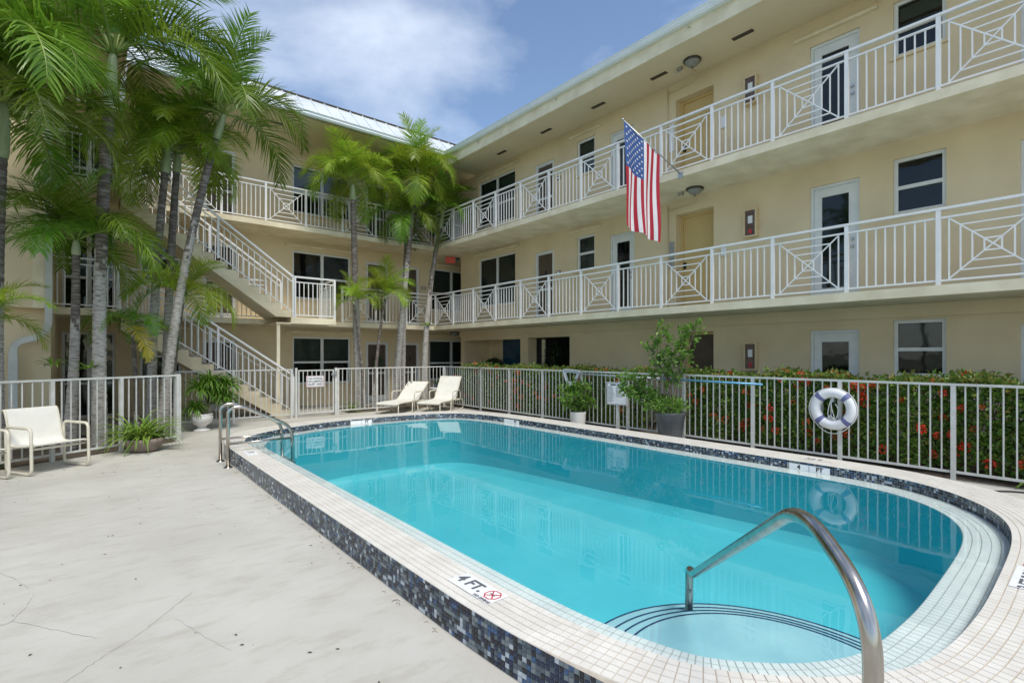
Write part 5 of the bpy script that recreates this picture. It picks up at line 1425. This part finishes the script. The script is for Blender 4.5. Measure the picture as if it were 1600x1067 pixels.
# ------------------------------------------------------------------ lamps, cabinets, exit sign
def bowl_lamp(p, r, label):
    o = tag(empty('ceiling_lamp', p), label, 'lamp', 'bronze bowl lamps under the galleries')
    MB().lathe([(0, 0), (r * 1.05, 0), (r * 1.08, -0.025), (r, -0.045), (r * 0.9, -0.045)], 24).build('rim', M['bronze'], o)
    MB().lathe([(r * 0.95, -0.03), (r * 0.85, -0.07), (r * 0.6, -0.115), (r * 0.3, -0.14), (0.01, -0.147)], 24).build('bowl', M['frost'], o)
    MB().lathe([(0.0, -0.14), (0.018, -0.145), (0.014, -0.165), (0, -0.18)], 12).build('finial', M['bronze'], o)
bowl_lamp((9.72, 5.72, EAVE - 0.001), 0.17, 'bronze bowl lamp under the roof soffit near the tan lift door')
bowl_lamp((9.82, 5.72, F3 - SL - 0.001), 0.17, 'bronze bowl lamp under third floor gallery near the flag')
bowl_lamp((10.3, 15.6, F3 - SL - 0.001), 0.17, 'bronze bowl lamp beside the red exit sign in far corner')
bowl_lamp((10.3, 15.6, F2 - SL - 0.001), 0.17, 'bronze bowl lamp over the ground floor passage in far corner')
for (zf, x) in ((EAVE, 9.78), (F3 - SL, 9.82)):
    o = tag(empty('emergency_light', (x, 6.05, zf - 0.001)), 'small twin emergency light on %s beside bowl lamp' % ('the roof soffit' if zf == EAVE else 'the gallery soffit'), 'light')
    MB().box(-0.04, 0.04, -0.06, 0.06, -0.05, 0).build('box', M['alu'], o)
    for s in (-1, 1): MB().tube([(0, 0.03 * s, -0.05), (-0.02, 0.06 * s, -0.09)], [0.012, 0.022], 10).build('head', M['alu'], o)
for zf, word in ((F1, 'ground'), (F2, 'second'), (F3, 'third')):
    zc = {F1: 1.27, F2: 3.95, F3: 6.62}[zf]
    o = tag(empty('extinguisher_cabinet', (XR - 0.001, 4.72, zc)), 'beige fire extinguisher cabinet on the %s floor wall' % word, 'cabinet', 'fire extinguisher cabinets on the right wing')
    MB().box(-0.12, 0, -0.13, 0.13, 0, 0.03).box(-0.12, 0, -0.13, 0.13, 0.53, 0.56).box(-0.12, 0, -0.13, -0.10, 0.03, 0.53).box(-0.12, 0, 0.10, 0.13, 0.03, 0.53).build('case', M['extbox'], o)
    MB().box(-0.10, -0.09, -0.099, 0.099, 0.031, 0.529).build('front', M['extglass'], o)
    MB().box(-0.104, -0.1005, -0.045, 0.045, 0.27, 0.42).build('notice', M['signwhite'], o)
    MB().box(-0.103, -0.1005, -0.03, 0.03, 0.07, 0.15).build('notice', M['red'], o)
ex = tag(empty('exit_sign', (9.95, 15.35, F3 - SL - 0.002)), 'red exit sign under the gallery in the far corner', 'sign', None)
MB().box(-0.17, 0.17, -0.02, 0.02, -0.24, -0.02).build('panel', M['exitred'], ex)
MB().box(-0.02, 0.02, -0.01, 0.01, -0.02, 0.0).build('bracket', M['alu'], ex)
ex.rotation_euler = (0, 0, R(-25))
for (y, lab) in ((5.35, 'small dome camera under the gutter nearest the right edge'), (9.0, 'small dome camera under the gutter above the flag'), (12.3, 'small dome camera under the gutter toward the far corner')):
    o = tag(empty('security_camera', (XRAIL - 0.06, y, 7.97)), lab, 'camera')
    MB().box(-0.0, 0.02, -0.02, 0.02, -0.02, 0.02).build('mount', M['slab'], o)
    MB().tube([(0.0, 0, 0), (-0.06, 0, -0.02)], 0.018, 10).build('body', M['alu'], o)
wr = tag(empty('door_wreath', (7.5, YB - 0.06, 1.32)), 'dark round wreath on the far ground floor door', 'wreath')
mb = MB(); torus(mb, 0.15, 0.05, 0, 2 * math.pi, 24, 8, 0, True); mb.build('ring', M['leafdark'], wr)

# ------------------------------------------------------------------ litter and cracks on the deck
rng = random.Random(21); mb = MB()
for i in range(150):
    if i < 95: x, y = rng.uniform(-1.2, 1.5), rng.uniform(1.0, 9.5)
    else: x, y = rng.uniform(-1.6, 1.4), rng.uniform(8.4, 10.2)
    if x > 1.52: continue
    s = rng.uniform(0.004, 0.011); a = rng.uniform(0, 6.28)
    c, sn = math.cos(a), math.sin(a); l_ = s * rng.uniform(1, 1.6 if i < 95 else 3.5)
    P = [(l_, 0), (0, s * 0.6), (-l_, 0), (0, -s * 0.6)]
    mb.face([(x + c * p - sn * q, y + sn * p + c * q, 0.004 + 0.002 * (k % 2)) for k, (p, q) in enumerate(P)])
stuff(tag(mb.build('leaf_litter', M['speck']), 'scattered specks of leaf litter on the pale deck', 'litter'))
mb = MB()
for i in range(46):
    y = rng.uniform(1.5, 7.8); x = 1.555 - rng.uniform(0, 0.05); a = rng.uniform(0, 6.28); l_ = rng.uniform(0.02, 0.06)
    mb.tube([(x, y, 0.003), (x + 0.4 * l_ * math.cos(a), y + l_ * 0.6 * math.sin(a), 0.008), (x + 0.6 * l_ * math.cos(a + 0.4) - 0.01, y + l_ * math.sin(a + 0.4), 0.004)], 0.0012, 4)
stuff(tag(mb.build('dry_needles', M['litter']), 'thin dry needles gathered along the foot of the mosaic kerb', 'litter'))
def crack(pts, w, m, seed):
    rng = random.Random(seed); sp = smooth_path([(x, y, 0) for x, y in pts], 14); mb = MB()
    q = [p + Vector((rng.uniform(-1, 1), rng.uniform(-1, 1), 0)) * 0.006 for p in sp]
    for i in range(len(q) - 1):
        d = (q[i + 1] - q[i]).normalized(); s = Vector((-d.y, d.x, 0)); a, b = w * rng.uniform(0.4, 1), w * rng.uniform(0.4, 1)
        mb.face([q[i] - s * a, q[i] + s * a, q[i + 1] + s * b, q[i + 1] - s * b])
    o = struct(mb.build('deck_crack', M[m])); o.location.z = 0.004
def gnd(px, py):
    d = EYE * 790 / (py - 553); l_ = d * (px - 800) / 790; return (ST * d + CT * l_, CT * d - ST * l_)
crack([gnd(100, 1067), gnd(170, 1020), gnd(225, 985), gnd(300, 925)], 0.0016, 'crack', 1)
crack([gnd(-10, 890), gnd(48, 922), gnd(20, 968), gnd(-10, 978)], 0.004, 'patchline', 2)
crack([gnd(20, 970), gnd(90, 985), gnd(150, 997)], 0.0025, 'patchline', 3)
crack([gnd(275, 965), gnd(320, 995), gnd(360, 1015)], 0.002, 'patchline', 4)
hs = tag(empty('hose', (8.0, 0.9, 0)), 'thin black hose lying on the deck at the right edge', 'hose')
MB().tube(smooth_path([(-0.25, 0.25, 0.012), (0.0, 0.05, 0.012), (0.2, -0.15, 0.012), (0.3, -0.45, 0.012)], 6), 0.01, 8).build('tube', M['black'], hs)
